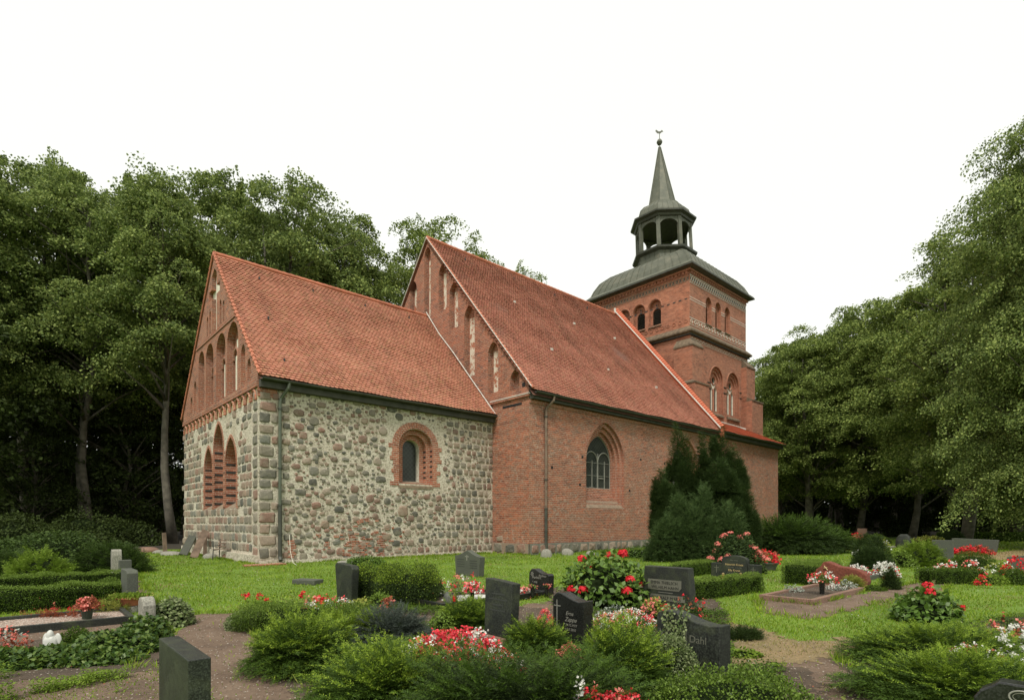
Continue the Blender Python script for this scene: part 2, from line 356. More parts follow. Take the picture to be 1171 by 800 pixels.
for i in range(17):
    c=.45+i*.68
    curve_bar(wall,EG,[(c-.26,6.16)]+[(c-.26*math.cos(PI*k/8),6.3+.26*math.sin(PI*k/8)) for k in range(9)]+[(c+.26,6.16)],.055,-.03,2,n=5)
# brick quoin under the eaves
wall.box(-.03,.62,-.03,.02,6.28,7.05,1); wall.box(-.055,.66,-.055,-.031,6.45,6.58,1)
# chancel window: three stepped orders
o1=arch(6.85,1.80,3.30,4.95,5.80,'r'); o2=arch(6.85,1.36,3.36,4.95,5.58,'r'); o3=arch(6.85,.88,3.42,4.95,5.36,'r')
reveal(wall,SG,o1,0,.22,2); ring_face(wall,SG,o1,o2,.22,2); reveal(wall,SG,o2,.22,.44,2); ring_face(wall,SG,o2,o3,.44,2); reveal(wall,SG,o3,.44,.75,3)
for k in range(7):
    z=3.6+k*.24
    wall.box(7.522,7.528,.24,.43,z,z+.09,5); wall.box(7.742,7.748,.03,.2,z+.04,z+.13,5)
# brick facing round the window, toothed into the rubble
for sx in (-1,1):
    z=3.2; k=0
    while z<5.0:
        e=.30+.16*((k%3)==0)+random.uniform(-.05,.05)+.06*math.sin(z*3)
        a,b=6.85+sx*.90,6.85+sx*(.90+e); wall.box(min(a,b),max(a,b),-.022,.0,z,z+.185,2); z+=.187; k+=1
for k in range(26):
    a0=PI*k/26; a1=PI*(k+.86)/26; r0,r1=(.90,.85),(1.22,1.14)
    pts=[(6.85+r[0]*math.cos(a),4.97+r[1]*math.sin(a)) for r,a in ((r0,a0),(r1,a0),(r1,a1),(r0,a1))]
    wall.prism(pts,-.03,0.0,1,2)
wall.add([(5.95,-.03,3.22),(7.75,-.03,3.22),(7.45,.5,3.45),(6.3,.5,3.45)],[(0,1,2,3)],6); wall.box(5.95,7.75,-.03,.0,3.1,3.22,6)
# borders of the three east niches
for a,c,w in ((tri[0],6.98,1.42),(tri[1],5.32,1.5),(tri[2],3.50,1.55)):
    top=a[1:]; n=len(top)
    for i in range(n-1):
        q0,q1=top[i],top[i+1]; L=math.hypot(q1[0]-q0[0],q1[1]-q0[1]); m=max(1,round(L/.1))
        for j in range(m):
            f0,f1=j/m,(j+.85)/m; A=(q0[0]+(q1[0]-q0[0])*f0,q0[1]+(q1[1]-q0[1])*f0); B=(q0[0]+(q1[0]-q0[0])*f1,q0[1]+(q1[1]-q0[1])*f1)
            nx,nz=(q1[1]-q0[1])/L,-(q1[0]-q0[0])/L; e=.13 if L<.5 else .16+.14*(j%3==0)
            wall.prism([A,B,(B[0]+nx*e,B[1]+nz*e),(A[0]+nx*e,A[1]+nz*e)],-.018,0.0,0,2)
    m=int((a[-1][1]-a[0][1])/.1)
    for j in range(m):
        z=a[0][1]+j*.1; e=.16+.14*(j%3==0); wall.box(-.018,0,c-w/2-e,c-w/2,z,z+.085,2)
wall.box(-.10,Lc,-.08,.0,-.3,.12,0); wall.box(-.12,0.0,0.0,Wc+.1,-.3,.34,0)   # plinth
# ---- field stones set in the mortar
st=wall; SI=7
def stone(fr,c,w,h,sq=.0,dep=.045,n=10):
    rot=random.uniform(-.25,.25)*(1-sq); pts=[]; e=2/(2+6*sq)
    for k in range(n):
        a=2*PI*(k+.5)/n; x=math.copysign(abs(math.cos(a))**e,math.cos(a)); z=math.copysign(abs(math.sin(a))**e,math.sin(a)); r=random.uniform(.86,1.06)
        x*=w/2*r; z*=h/2*r; pts.append((c[0]+x*math.cos(rot)-z*math.sin(rot),c[1]+x*math.sin(rot)+z*math.cos(rot)))
    mid=[(c[0]+(a-c[0])*.8,c[1]+(b-c[1])*.8) for a,b in pts]
    vs=[P3(fr,q,.0) for q in pts]+[P3(fr,q,-dep*random.uniform(.75,1.1)) for q in mid]+[P3(fr,(c[0]+random.uniform(-.1,.1)*w,c[1]+random.uniform(-.1,.1)*h),-dep*1.25)]
    fs=[(i,(i+1)%n,(i+1)%n+n,i+n) for i in range(n)]+[(i+n,(i+1)%n+n,2*n) for i in range(n)]
    if fr[0]==0: fs=[f[::-1] for f in fs]
    st.add(vs,fs,SI)
def clear(c,zs):
    for (x0,x1,z0,z1) in zs:
        if x0<c[0]<x1 and z0<c[1]<z1: return False
    return True
ban=[(5.25,8.45,3.0,6.25)]
# south wall: quoins, loose rubble in the middle, neat rows at the west end and the foot
z=.2; k=0
while z<6.2:
    h=random.uniform(.34,.44); w=random.uniform(.5,.68) if k%2 else random.uniform(.36,.46)
    stone(SG,(.02+w/2,z+h/2),w,h*.95,.85); stone(EG,(.02+(.62-w*.4)/2+.1,z+h/2),(.66-w*.35),h*.95,.85)
    if w<.5: stone(SG,(w+.04+.13,z+h/2),.25,h*.8,.7)
    z+=h+.03; k+=1
placed=[]
def order(s_,z_): return max(max(0,min(1,(s_-8.0)/1.6)),max(0,min(1,(1.1-z_)/.7))*.7*(s_>5.6),max(0,min(1,(1.5-s_)/.5))*.5)
z=.16
while z<6.75:                                    # neat rows at the west end and the foot
    h=random.uniform(.26,.34); s=.75+random.uniform(0,.2)
    while s<Lc-.1:
        w=random.choice((.22,.28,.34,.42))*random.uniform(.88,1.12); c=(s+w/2,z+h/2); o=order(*c)
        if o>.4 and random.random()<.5+.42*o and clear(c,ban) and z<6.3:
            stone(SG,c,w*random.uniform(.85,.95),h*random.uniform(.78,.95),.3+.4*o); placed.append((c[0],c[1],max(w,h)/2))
        s+=w+.03
    z+=h+.03
for size,tries in ((.48,60),(.38,240),(.30,500),(.23,900),(.16,1500),(.10,2200)):   # loose rubble everywhere else, big stones first
    for _ in range(tries):
        w=size*random.uniform(.8,1.2); h=w*random.uniform(.55,.95); c=(random.uniform(.78,Lc-.15),random.uniform(.1,6.72)); o=order(*c)
        if not clear(c,ban) or (o>.4 and size>.2) : continue
        if size>.2 and random.random()<.30+.30*math.sin(c[0]*1.1+c[1]*.9)*(c[1]>1.6): continue
        if any((c[0]-a)**2+((c[1]-b)*1.25)**2<(w/2+q*.92+.012)**2 for a,b,q in placed): continue
        stone(SG,c,w,h,random.uniform(0,.35),.025+.05*size,9 if size>.15 else 7); placed.append((c[0],c[1],w/2))
# east wall: squared rows, narrow stones
z=.42; row=0
while z<6.05:
    h=random.uniform(.30,.38) if z<4.6 else random.uniform(.26,.38); y=.72+random.uniform(0,.1)
    while y<Wc-.1:
        w=random.uniform(.3,.66); c=(y+w/2,z+h/2)
        inn=False
        for (cc,ww,zt) in ((6.98,1.42,5.2),(5.32,1.5,6.1),(3.50,1.55,5.3)):
            if abs(c[0]-cc)<ww/2+.22+w/2*.6 and 2.0<c[1]<zt+.15: inn=True
        up=c[1]>4.7
        if not inn and (random.random()<(.96 if not up else .72)): stone(EG,c,w*.93,h*.93,.75 if not up else .35,.03)
        y+=w+.02
    z+=h+.015; row+=1
pb=wall  # brick repairs low in the south wall and a relieving arch
for (a,b,z0,z1) in ((3.6,3.85,.35,1.0),(5.0,5.2,.1,.95),(1.1,1.35,.2,.8),(2.6,2.75,.5,.75)):
    z=z0
    while z<z1:
        e=random.uniform(-.12,.12); pb.box(a+e,b+e*.5,-.035,-.005,z,z+.085,2); z+=.1
for _ in range(95):
    c_=(random.gauss(4.0,.95),abs(random.gauss(.5,.45))+.12)
    if 2.0<c_[0]<6.2 and c_[1]<1.7: w_=random.uniform(.09,.24); pb.box(c_[0],c_[0]+w_,-.045,-.004,c_[1],c_[1]+random.uniform(.05,.085),2)
for i in range(7):
    a=PI*(.50+.20*i/8); pb.prism([(4.5+r*math.cos(q),.75+r*.9*math.sin(q)) for r,q in ((.95,a),(1.12,a),(1.12,a+.095),(.95,a+.095))],-.05,-.004,1,2)
wall.build('chancel_wall',CM,church)
# ---- nave walls
nv=MB()
w1=arch(17.2,3.3,2.32,4.85,6.98); w2=arch(25.4,3.3,2.32,4.85,6.98)
NE_=Lc+28.2
panel(nv,NS,[(Lc,.55),(NE_,.55),(NE_,8.0),(Lc,8.0)],[w1,w2],0)
for c in (17.2,25.4):
    a0=arch(c,3.3,2.32,4.85,6.98); a1=arch(c,2.9,2.6,4.85,6.75); a2=arch(c,2.5,2.9,4.85,6.52); a3=arch(c,2.16,3.42,4.85,6.32)
    reveal(nv,NS,a0,0,.16,1); ring_face(nv,NS,a0,a1,.16,1); reveal(nv,NS,a1,.16,.32,1); ring_face(nv,NS,a1,a2,.32,1); reveal(nv,NS,a2,.32,.5,1); ring_face(nv,NS,a2,a3,.5,1); reveal(nv,NS,a3,.5,.62,1)
    nv.add([(c-1.65,-p,2.33),(c+1.65,-p,2.33),(c+1.3,-p+.5,2.93),(c-1.3,-p+.5,2.93)],[(0,1,2,3)],3)
    for s0,s1,L in ((0,1,0),):
        top=a0[1:]
        for i in range(len(top)-1):
            q0,q1=top[i],top[i+1]; L=math.hypot(q1[0]-q0[0],q1[1]-q0[1])
            if L>.6 : continue
            m=max(1,round(L/.09))
            for j in range(m):
                f0,f1=j/m,(j+.8)/m; A=(q0[0]+(q1[0]-q0[0])*f0,q0[1]+(q1[1]-q0[1])*f0); B=(q0[0]+(q1[0]-q0[0])*f1,q0[1]+(q1[1]-q0[1])*f1)
                nx,nz=(q1[1]-q0[1])/L,-(q1[0]-q0[0])/L; e=.14
                nv.prism([A,B,(B[0]+nx*e,B[1]+nz*e),(A[0]+nx*e,A[1]+nz*e)],-p-.015,-p-.001,1,1)
nv.box(Lc-.06,NE_+.05,-p-.07,-p,-.3,.55,4)
nv.box(Lc+.02,NE_,-p-.05,-p-.002,7.25,7.42,1); nv.box(Lc+.02,NE_,-p-.10,-p-.002,7.42,7.95,5)
for (s,z) in ((15.2,4.9),(20.4,5.15),(22.9,5.1),(15.0,3.45),(19.3,3.3),(21.6,3.35),(12.9,4.2),(24.3,3.5)):
    nv.box(s,s+.14,-p-.006,-p+.02,z,z+.13,6)
# east return and gable above the chancel
zr=18.22; gzn=lambda y: 7.75+(zr-7.75)*(1-abs(y-5.9)/8.9)
ng=[]
for c,w,z0,z1 in ((5.9,.66,13.6,17.75),(4.36,.78,13.6,16.25),(3.3,.80,12.3,14.85),(1.88,.9,9.35,13.2),(-.08,.8,8.15,10.75),(-1.72,.66,8.0,9.0)):
    ng.append(arch(c,w,z0,z1-w*.75,z1))
    if c<5: ng.append(arch(11.8-c,w,z0,z1-w*.75,z1))
panel(nv,NG,[(-p,7.55),(Wc+p,7.55),(Wc+p,8.14),(5.9,zr),(-p,8.14)],ng,2,-.02)
for a in ng:
    reveal(nv,NG,a,-.02,.28,2); cx=(a[0][0]+a[1][0])/2; w=a[1][0]-a[0][0]; h=a[0][1]
    top=max(q[1] for q in a)
    panel(nv,NG,a,[],2,.28)
    if abs(cx+1.72)>.1 and abs(cx-13.52)>.1:
        nv.box(Lc+.262,Lc+.276,cx-w*.46,cx+w*.34,h+.02,h+(top-h)*.84,7)
panel(nv,NG,[(-p,.55),(0,.55),(0,7.55),(-p,7.55)],[],0,0)
panel(nv,NG,[(Wc,.55),(Wc+p,.55),(Wc+p,7.55),(Wc,7.55)],[],0,0)
nv.box(Lc-.06,Lc,-p-.07,0,-.3,.55,4)
nv.box(Lc-.10,Lc-.001,-p-.06,.05,7.55,7.66,2); nv.box(Lc-.115,Lc-.001,-p-.08,.06,7.66,7.71,8)
nv.box(Lc-.006,Lc+.05,-2.2,-.8,7.22,7.34,6)
nv.box(Lc-.03,Lc+.1,-2.45,-2.25,8.05,8.25,6)
nv.box(Lc,NE_,Wc+p-.3,Wc+p,0,7.9,0)
nv.box(NE_-.3,NE_,-p+.01,0.9,0,7.8,0); nv.box(NE_-.3,NE_,Wc-.9,Wc+p-.31,0,7.8,0)
nv.box(Lc+.6,NE_-.4,-p+.64,-p+.70,.0,7.7,6)
NM=[M['brick_old'],M['brick_new'],M['brick_gable'],M['sill'],M['stone'],M['eave'],M['blackhole'],M['flaking'],M['lead']]
# foundation boulders along the nave
st=nv; SI=4
s=Lc+.05
while s<24:
    w=random.uniform(.35,.75); stone(NS,(s+w/2,.28),w*.95,.46,.5,.11); s+=w+.02
stone((0,Lc,1),(-.5,.3),.7,.5,.5,.1); stone((0,Lc,1),(-1.4,.28),.8,.45,.5,.1); stone((0,Lc,1),(-2.2,.3),.7,.5,.5,.1); stone((0,Lc,1),(-.6,.75),.5,.3,.4,.06)
nv.build('nave_wall',NM,church)
# ---- windows
def window(name,fr,cx,w,z0,zs,zt,kind,d,tr,label=None):
    a=arch(cx,w,z0,zs,zt,kind); g=MB(); panel(g,fr,a,[],0,d)
    fo=MB(); curve_bar(fo,fr,a,.035,d-.02,0,True)
    if tr:
        fo.box(cx-.03,cx+.03,P3(fr,(0,0),d-.06)[1],P3(fr,(0,0),d)[1],z0,zs+.5,0)
        for q in (-w*.22,w*.28): fo.box(cx+q-.018,cx+q+.018,P3(fr,(0,0),d-.05)[1],P3(fr,(0,0),d)[1],z0,zs+.1,0)
        for sgn in (-1,1): curve_bar(fo,fr,[(cx+sgn*w*.25+math.cos(t_)*w*.25,zs-.05+abs(math.sin(t_))*.62) for t_ in [PI*k/10 for k in range(11)]],.035,d-.03,0)
        for z in (z0+.7,z0+1.4): fo.box(cx-w/2,cx+w/2,P3(fr,(0,0),d-.03)[1],P3(fr,(0,0),d)[1],z-.012,z+.012,0)
        fo.box(cx-w*.25-.18,cx-w*.25+.18,P3(fr,(0,0),d-.06)[1],P3(fr,(0,0),d-.03)[1],z0+.04,z0+.07,0);
        fo.box(cx+.03,cx+.5,P3(fr,(0,0),d-.05)[1],P3(fr,(0,0),d-.02)[1],z0+.55,z0+.60,0)
    o=fo.build('window',[M['win_bar']],church,label=label); g.build('pane',[M['glass']],o); return o
window('window',NS,17.2,2.16,3.42,4.85,6.32,'p',.6,True,'pointed nave window with pale bars')
window('window',NS,25.4,2.16,3.42,4.85,6.32,'p',.6,True)
window('window',SG,6.85,.88,3.42,4.95,5.36,'r',.7,False,'small round headed chancel window with leaded glass')
# ---- tiled roofs
def tiles(mb,org,ud,sd_,L,SL,tw=.18,ex=.155,sag=0,clip=None,mi=0):
    org=Vector(org);ud=Vector(ud).normalized();sd_=Vector(sd_).normalized();n=ud.cross(sd_)
    if n.z<0:n=-n
    ud_r=ud.cross(sd_).z>0
    rows=int(SL/ex); cols=int(L/tw)
    vs=[];fs=[]
    for r in range(rows):
        v0=r*ex; sh=(r%2)*.5
        for c in range(cols+1):
            u0=(c-sh)*tw
            if u0<-tw*.6 or u0>L-tw*.3: continue
            if clip and not clip(u0+tw/2,v0): continue
            w=tw*.955; lift=.046+random.uniform(-.006,.008); j=random.uniform(-.006,.006); top=.0
            sg_=-sag*math.sin(PI*min(1,v0/SL))*(.75+.35*math.sin(u0*.55+.8)) if sag else 0
            wave=.018*math.sin(u0*1.9+v0*.7)+.014*math.sin(v0*2.3-u0*.4)
            def Q(u,v,h): return org+ud*(u0+u)+sd_*(v0+v+j)+n*(h+sg_+wave)
            le=[(0,.03),(w*.22,.004),(w*.5,-.008),(w*.78,.004),(w,.03)]
            b=len(vs)
            vs+= [Q(x,y,lift) for x,y in le]+[Q(w,ex*1.25,.006),Q(0,ex*1.25,.006)]+[Q(x,y,lift-.03) for x,y in le]
            f=[(b,b+1,b+2,b+3,b+4,b+5,b+6)]+[(b+7+i,b+8+i,b+1+i,b+i) for i in range(4)]
            fs+= f if ud_r else [q[::-1] for q in f]
    mb.add(vs,fs,mi)
# chancel roof
cy=5.9
def roof_pair(name,x0,x1,ye,ze,zrid,mat,sag,tilemat_i,cliptw=None):
    rf=MB(); half=cy-ye; SL=math.hypot(half,zrid-ze); sd_=(0,half/SL,(zrid-ze)/SL)
    tiles(rf,(x0,ye,ze),(1,0,0),sd_,x1-x0,SL,sag=sag,mi=0)
    # sheet under the tiles (both slopes), the far slope as lapped courses
    q=.05+sag*1.25
    rf.add([(x0,ye,ze-q),(x1,ye,ze-q),(x1,cy,zrid-q),(x0,cy,zrid-q),(x0,2*cy-ye,ze-q),(x1,2*cy-ye,ze-q)],[(0,1,2,3),(3,2,5,4)],1)
    m=int(SL/.155); 
    for r in range(m):
        f0=r/m;f1=(r+1)/m; ya=2*cy-ye-half*f0; za=ze+(zrid-ze)*f0+.02; yb=2*cy-ye-half*f1; zb=ze+(zrid-ze)*f1
        rf.add([(x0,ya,za),(x1,ya,za),(x1,yb,zb),(x0,yb,zb),(x0,ya,za-.03),(x1,ya,za-.03)],[(0,3,2,1),(0,1,5,4)],0)
    o=rf.build(name,[mat,M['under']],church)
    rd=MB(); x=x0
    while x<x1-.05:
        e=min(x+.36,x1); rd.tube([(x,cy,zrid+.0),(e+.02,cy,zrid+.0)],[.135,.115],8,0); x+=.34
    rd.build('ridge_tiles',[M['ridge']],o)
    return o
chr_=roof_pair('roof',-.06,Lc-.02,-.34,6.98,13.66,M['tile_ch'],.05,0)
nvr=roof_pair('roof',Lc-.08,Lc+17.9,-p-.36,7.80,18.28,M['tile_nv'],.16,0)
# flashings, verges, snow hooks
fl=MB()
k=(13.66-6.98)/(cy+.34)
fl.tube([(Lc-.10,-.36,7.02),(Lc-.10,1.6,7.06+k*1.95),(Lc-.13,3.2,7.02+k*3.56+.10),(Lc-.10,4.6,7.02+k*4.95),(Lc-.10,5.9,13.9)],.032,6,0)
k2=(18.28-7.80)/(cy+p+.36)
fl.tube([(Lc-.10,-p-.30,7.93),(Lc-.10,cy,18.30)],.035,6,0)
fl.tube([(Lc-.10,2*cy+p+.30,7.93),(Lc-.10,cy,18.30)],.035,6,0)
fl.build('flashing',[M['lead']],church)
# verge tiles on the chancel gable

for (y0,z0,y1,z1,x,n_) in ((-.34,7.0,cy,13.68,-.05,34),(2*cy+.34,7.0,cy,13.68,-.05,34),(-p-.36,7.84,cy,18.3,Lc-.06,54)):
    vg=MB()
    for i in range(n_):
        f0=i/n_; f1=(i+1.15)/n_; a=(x,y0+(y1-y0)*f0,z0+(z1-z0)*f0+.045); b=(x,y0+(y1-y0)*f1,z0+(z1-z0)*f1+.01); vg.tube([a,b],[.07,.055],6,0)
    vg.build('verge_tiles',[M['ridge']],chr_ if x>-1 and x<1 else nvr)

# west gable parapet of the nave: raking red capping with a pale flashing on its east side
pg=MB(); xs=Lc+17.9
sl=[(-p-.40,7.82),(cy,18.45)]
for (y0,z0,y1,z1) in ((-p-.40,7.9,cy,18.50),(2*cy+p+.4,7.9,cy,18.50)):
    pg.add([(xs,y0,z0-.5),(xs+.45,y0,z0-.5),(xs+.45,y0,z0+.12),(xs,y0,z0+.12),(xs,y1,z1-.5),(xs+.45,y1,z1-.5),(xs+.45,y1,z1+.12),(xs,y1,z1+.12)],
           [(0,1,2,3),(7,6,5,4),(3,2,6,7),(0,3,7,4),(1,5,6,2),(0,4,5,1)],0)
    for i in range(70):
        f0=i/70; f1=(i+1.2)/70; a=(xs+.22,y0+(y1-y0)*f0,z0+(z1-z0)*f0+.17); b=(xs+.22,y0+(y1-y0)*f1,z0+(z1-z0)*f1+.12); pg.tube([a,b],[.2,.18],8,0)
pg.add([(xs+.02,-p,7.5),(xs+.02,cy,18.0),(xs+.02,2*cy+p,7.5),(xs+.40,-p,7.5),(xs+.40,cy,18.0),(xs+.40,2*cy+p,7.5)],[(0,1,2),(5,4,3)],2)
pg.tube([(xs-.06,-p-.42,7.98),(xs-.06,cy,18.56)],.05,6,1); pg.tube([(xs-.02,cy-.05,18.3),(xs-.02,cy,18.75)],.09,6,1)
pg.build('gable_parapet',[M['tile_new'],M['lead'],M['brick_tower']],church)
# lean-to roof of the tower annex
TS=Lc+20.6; TT=-p+3.5; TW=9.7; XE=Lc+28.2
ax=MB(); L0=xs+.45; y0,z0=-p-.40,7.86; y1,z1=TT,9.75; SL=math.hypot(y1-y0,z1-z0)
def clipw(u,v):
    f=v/SL; return L0+u < (XE+.55)-(XE+.55-(TS+TW+.55))*0 - f*0.0
tiles(ax,(L0,y0,z0),(1,0,0),(0,(y1-y0)/SL,(z1-z0)/SL),XE+.55-L0,SL,clip=lambda u,v:(L0+u)<XE+.55-(v/SL)*0.9)
ax.add([(L0,y0,z0-.05),(XE+.5,y0,z0-.05),(XE-.3,y1,z1-.05),(L0,y1,z1-.05)],[(0,1,2,3)],1)
ax.add([(XE+.5,y0,z0-.05),(XE+.5,y1,z0-.05),(XE-.3,y1,z1-.05)],[(0,1,2)],0)
ax.build('annex_roof',[M['tile_new'],M['under']],church)
af=MB(); af.tube([(L0+1.5,TT-.1,9.83),(TS+4,TT-.1,9.8),(TS+8,TT-.12,9.72),(TS+TW-1.4,TT-.5,9.55)],.07,6,0); af.build('flashing',[M['lead']],church)
# eaves, gutters, drainpipes
def eaves(x0,x1,y,z,nm):
    e=MB(); e.box(x0,x1,y+.10,y+.40,z-.38,z-.10,0); 
    n=9; prof=[(y-.06+.085*math.cos(PI+PI*k/8),z-.06+.085*math.sin(PI+PI*k/8)) for k in range(n)]
    e.rings([[ (x,a,b) for a,b in prof+[(q[0]*1.0,q[1]+.004) for q in prof[::-1]]] for x in (x0,x1)],1,True,True)
    return e.build(nm,[M['eave'],M['gutter']],church)
eaves(.0,Lc-.05,-.34,6.98,'eaves_gutter'); eaves(Lc+.05,xs-.1,-p-.36,7.80,'eaves_gutter'); eaves(xs+.5,XE+.3,-p-.40,7.86,'eaves_gutter')
def pipe(x,y,ztop,ye,m,zb=.12):
    q=MB(); q.tube([(x+.25,ye-.04,ztop),(x+.22,ye-.02,ztop-.2),(x+.05,y-.10,ztop-.55),(x,y-.10,ztop-.7),(x,y-.10,2.2)],.062,8,0)
    q.tube([(x,y-.10,2.2),(x,y-.10,zb+.15),(x-.02,y-.22,zb)],.075,8,1)
    for z in (ztop-1.0,3.6,2.2,1.1): q.tube([(x,y-.10,z),(x,y-.10,z+.06)],.09,8,1)
    q.build('drainpipe',[m,M['gutter']],church,smooth=False)
pipe(.75,0,6.86,-.36,M['zinc']); pipe(12.45,-p,7.66,-p-.38,M['wood_dark'])
def hook(*b):
    mi=b[-1]; q=MB(); q.box(*b[:-1],0); q.build('roof_hook' if mi==0 else 'vent_tile',[M['iron'] if mi==0 else M['lead']],chr_ if b[0]<Lc else nvr)
for (x,y) in [(1.6,5.0),(4.2,5.2),(7,5.2),(9.7,5.25),(1.1,.5),(1.2,2.6)]:
    z=6.98+k*(y+.34); hook(x,x+.05,y-.04,y+.04,z,z+.13,0)
for (x,y) in [(13.6,5.2),(17.6,5.2),(21.5,5.2),(25,5.2)]:
    z=7.8+k2*(y+p+.36); hook(x,x+.06,y-.04,y+.04,z-.04,z+.12,0)
for (x,y) in [(15.6,3.0),(21.0,3.0),(25.4,3.0),(15.7,.2-.2),(20.4,-.3),(25.2,-.6)]:
    z=7.8+k2*(y+p+.36); hook(x,x+.14,y-.06,y+.06,z-.16,z-.02,1)
# ---- tower
tw=MB(); TM=[M['brick_tower'],M['white_stone'],M['moss_stone'],M['louvre'],M['dark_brick'],M['plaster'],M['glass'],M['sill']]
TE=(0,TS,1); TSo=(1,TT,1); c0=TS+TW/2; t0=TT+TW/2
ew=[arch(7.05+TT-.8,1.15,17.55,18.95,19.6,'r'),arch(5.53+TT-.8,1.15,17.55,18.95,19.6,'r'),arch(4.0+TT-.8,1.15,17.55,18.95,19.6,'r')]
iw=.10
def tpoly(a,b,z0,z1): return [(a,z0),(b,z0),(b,z1),(a,z1)]
E2=(0,TS+iw,1); S2=(1,TT+iw,1)
panel(tw,E2,tpoly(TT+iw,TT+TW-iw,16.5,21.3),ew,0)
sw=[arch(35.05,.95,17.5,19.15,19.72),arch(36.62,.95,17.5,19.15,19.72),arch(38.2,.95,17.5,19.15,19.72)]
panel(tw,S2,tpoly(TS+iw,TS+TW-iw,16.5,21.3),sw,0)
for fr,L in ((E2,ew),(S2,sw)):
    for a in L:
        c=(a[0][0]+a[1][0])/2; w=a[1][0]-a[0][0]; zt=max(q[1] for q in a)
        b=arch(c,w*.66,17.6,zt-.95,zt-.6,'r' if fr is E2 else 'p')
        reveal(tw,fr,a,0,.28,0); ring_face(tw,fr,a,b,.28,0); reveal(tw,fr,b,.28,.5,0); panel(tw,fr,b,[],3,.5)
        for k in range(9):
            z=17.66+k*.14
            q0=P3(fr,(c-w*.33,z),.30); q1=P3(fr,(c+w*.33,z),.30); q2=P3(fr,(c+w*.33,z+.09),.46); q3=P3(fr,(c-w*.33,z+.09),.46); tw.add([q0,q1,q2,q3],[(0,1,2,3)],3)
        cc=[(c+.13*math.cos(2*PI*i/12),zt-.38+.13*math.sin(2*PI*i/12)) for i in range(12)]
        curve_bar(tw,fr,cc,.04,.26,0,True); panel(tw,fr,cc,[],4,.27)
        if fr is E2: curve_bar(tw,fr,[(c+.50*w*1.15*math.cos(PI*i/12),18.95+.68*1.1*math.sin(PI*i/12)) for i in range(13)],.05,-.02,0)
        sl0=P3(fr,(c-w/2-.05,17.42),-.10); sl1=P3(fr,(c+w/2+.05,17.42),-.10); sl2=P3(fr,(c+w/2+.05,17.6),.1); sl3=P3(fr,(c-w/2-.05,17.6),.1); tw.add([sl0,sl1,sl2,sl3],[(0,1,2,3)],2)
# other two faces and lower shaft
tw.box(TS+iw,TS+TW-iw,TT+TW-iw-.3,TT+TW-iw,16.7,21.3,0); tw.box(TS+TW-iw-.3,TS+TW-iw,TT+iw+.01,TT+TW-iw-.31,16.7,21.3,0)
lw=[arch(36.1,2.2,10.55,13.15,14.3),arch(38.95,2.2,10.55,13.15,14.3)]
panel(tw,TSo,tpoly(TS,TS+TW,0,16.3),lw,0); panel(tw,TE,tpoly(TT,TT+TW,0,16.3),[],0)
tw.box(TS,TS+TW,TT+TW-.3,TT+TW,0,16.3,0); tw.box(TS+TW-.3,TS+TW,TT+.01,TT+TW-.31,0,16.3,0)
for a in lw:
    c=(a[0][0]+a[1][0])/2; b=arch(c,1.85,10.6,13.1,14.08); d=arch(c,1.5,10.7,13.0,13.85)
    reveal(tw,TSo,a,0,.10,0); ring_face(tw,TSo,a,b,.10,0); reveal(tw,TSo,b,.10,.20,0); ring_face(tw,TSo,b,d,.20,0); reveal(tw,TSo,d,.20,.30,0)
    l1=arch(c-.38,.5,10.7,12.3,12.75); l2=arch(c+.38,.5,10.7,12.3,12.75); ro=[(c+.34*math.cos(2*PI*i/14),13.2+.34*math.sin(2*PI*i/14)) for i in range(14)]
    panel(tw,TSo,d,[l1,l2,ro],0,.30)
    for h in (l1,l2,ro): reveal(tw,TSo,h,.30,.42,5); panel(tw,TSo,h,[],6,.42)
    curve_bar(tw,TSo,ro,.06,.28,0,True)
    tw.add([P3(TSo,(c,12.35),.285),P3(TSo,(c+.42,12.95),.285),P3(TSo,(c,12.82),.285),P3(TSo,(c-.42,12.95),.285)],[(0,1,2,3)],1)
    for q in (-.72,0,.72): tw.tube([P3(TSo,(c+q,10.7),.26),P3(TSo,(c+q,12.5),.26)],.075,8,0)
    tw.add([P3(TSo,(c-1.12,10.3),-.14),P3(TSo,(c+1.12,10.3),-.14),P3(TSo,(c+1.0,10.75),.30),P3(TSo,(c-1.0,10.75),.30)],[(0,1,2,3)],2); tw.box(c-1.12,c+1.12,TT-.14,TT-.001,10.18,10.3,2)
    curve_bar(tw,TSo,[q for q in a[1:]],.05,-.01,0)
# sloping ledge between the stages
def sq(r,z,cx=c0,cy_=t0): return [(cx-r,cy_-r,z),(cx+r,cy_-r,z),(cx+r,cy_+r,z),(cx-r,cy_+r,z)]
h_=TW/2
tw.rings([sq(h_+.12,16.10),sq(h_+.30,16.22),sq(h_+.30,16.34),sq(h_-.08,16.74)],2,True,False)
tw.rings([sq(h_+.002,15.98),sq(h_+.12,16.0),sq(h_+.12,16.10)],4)
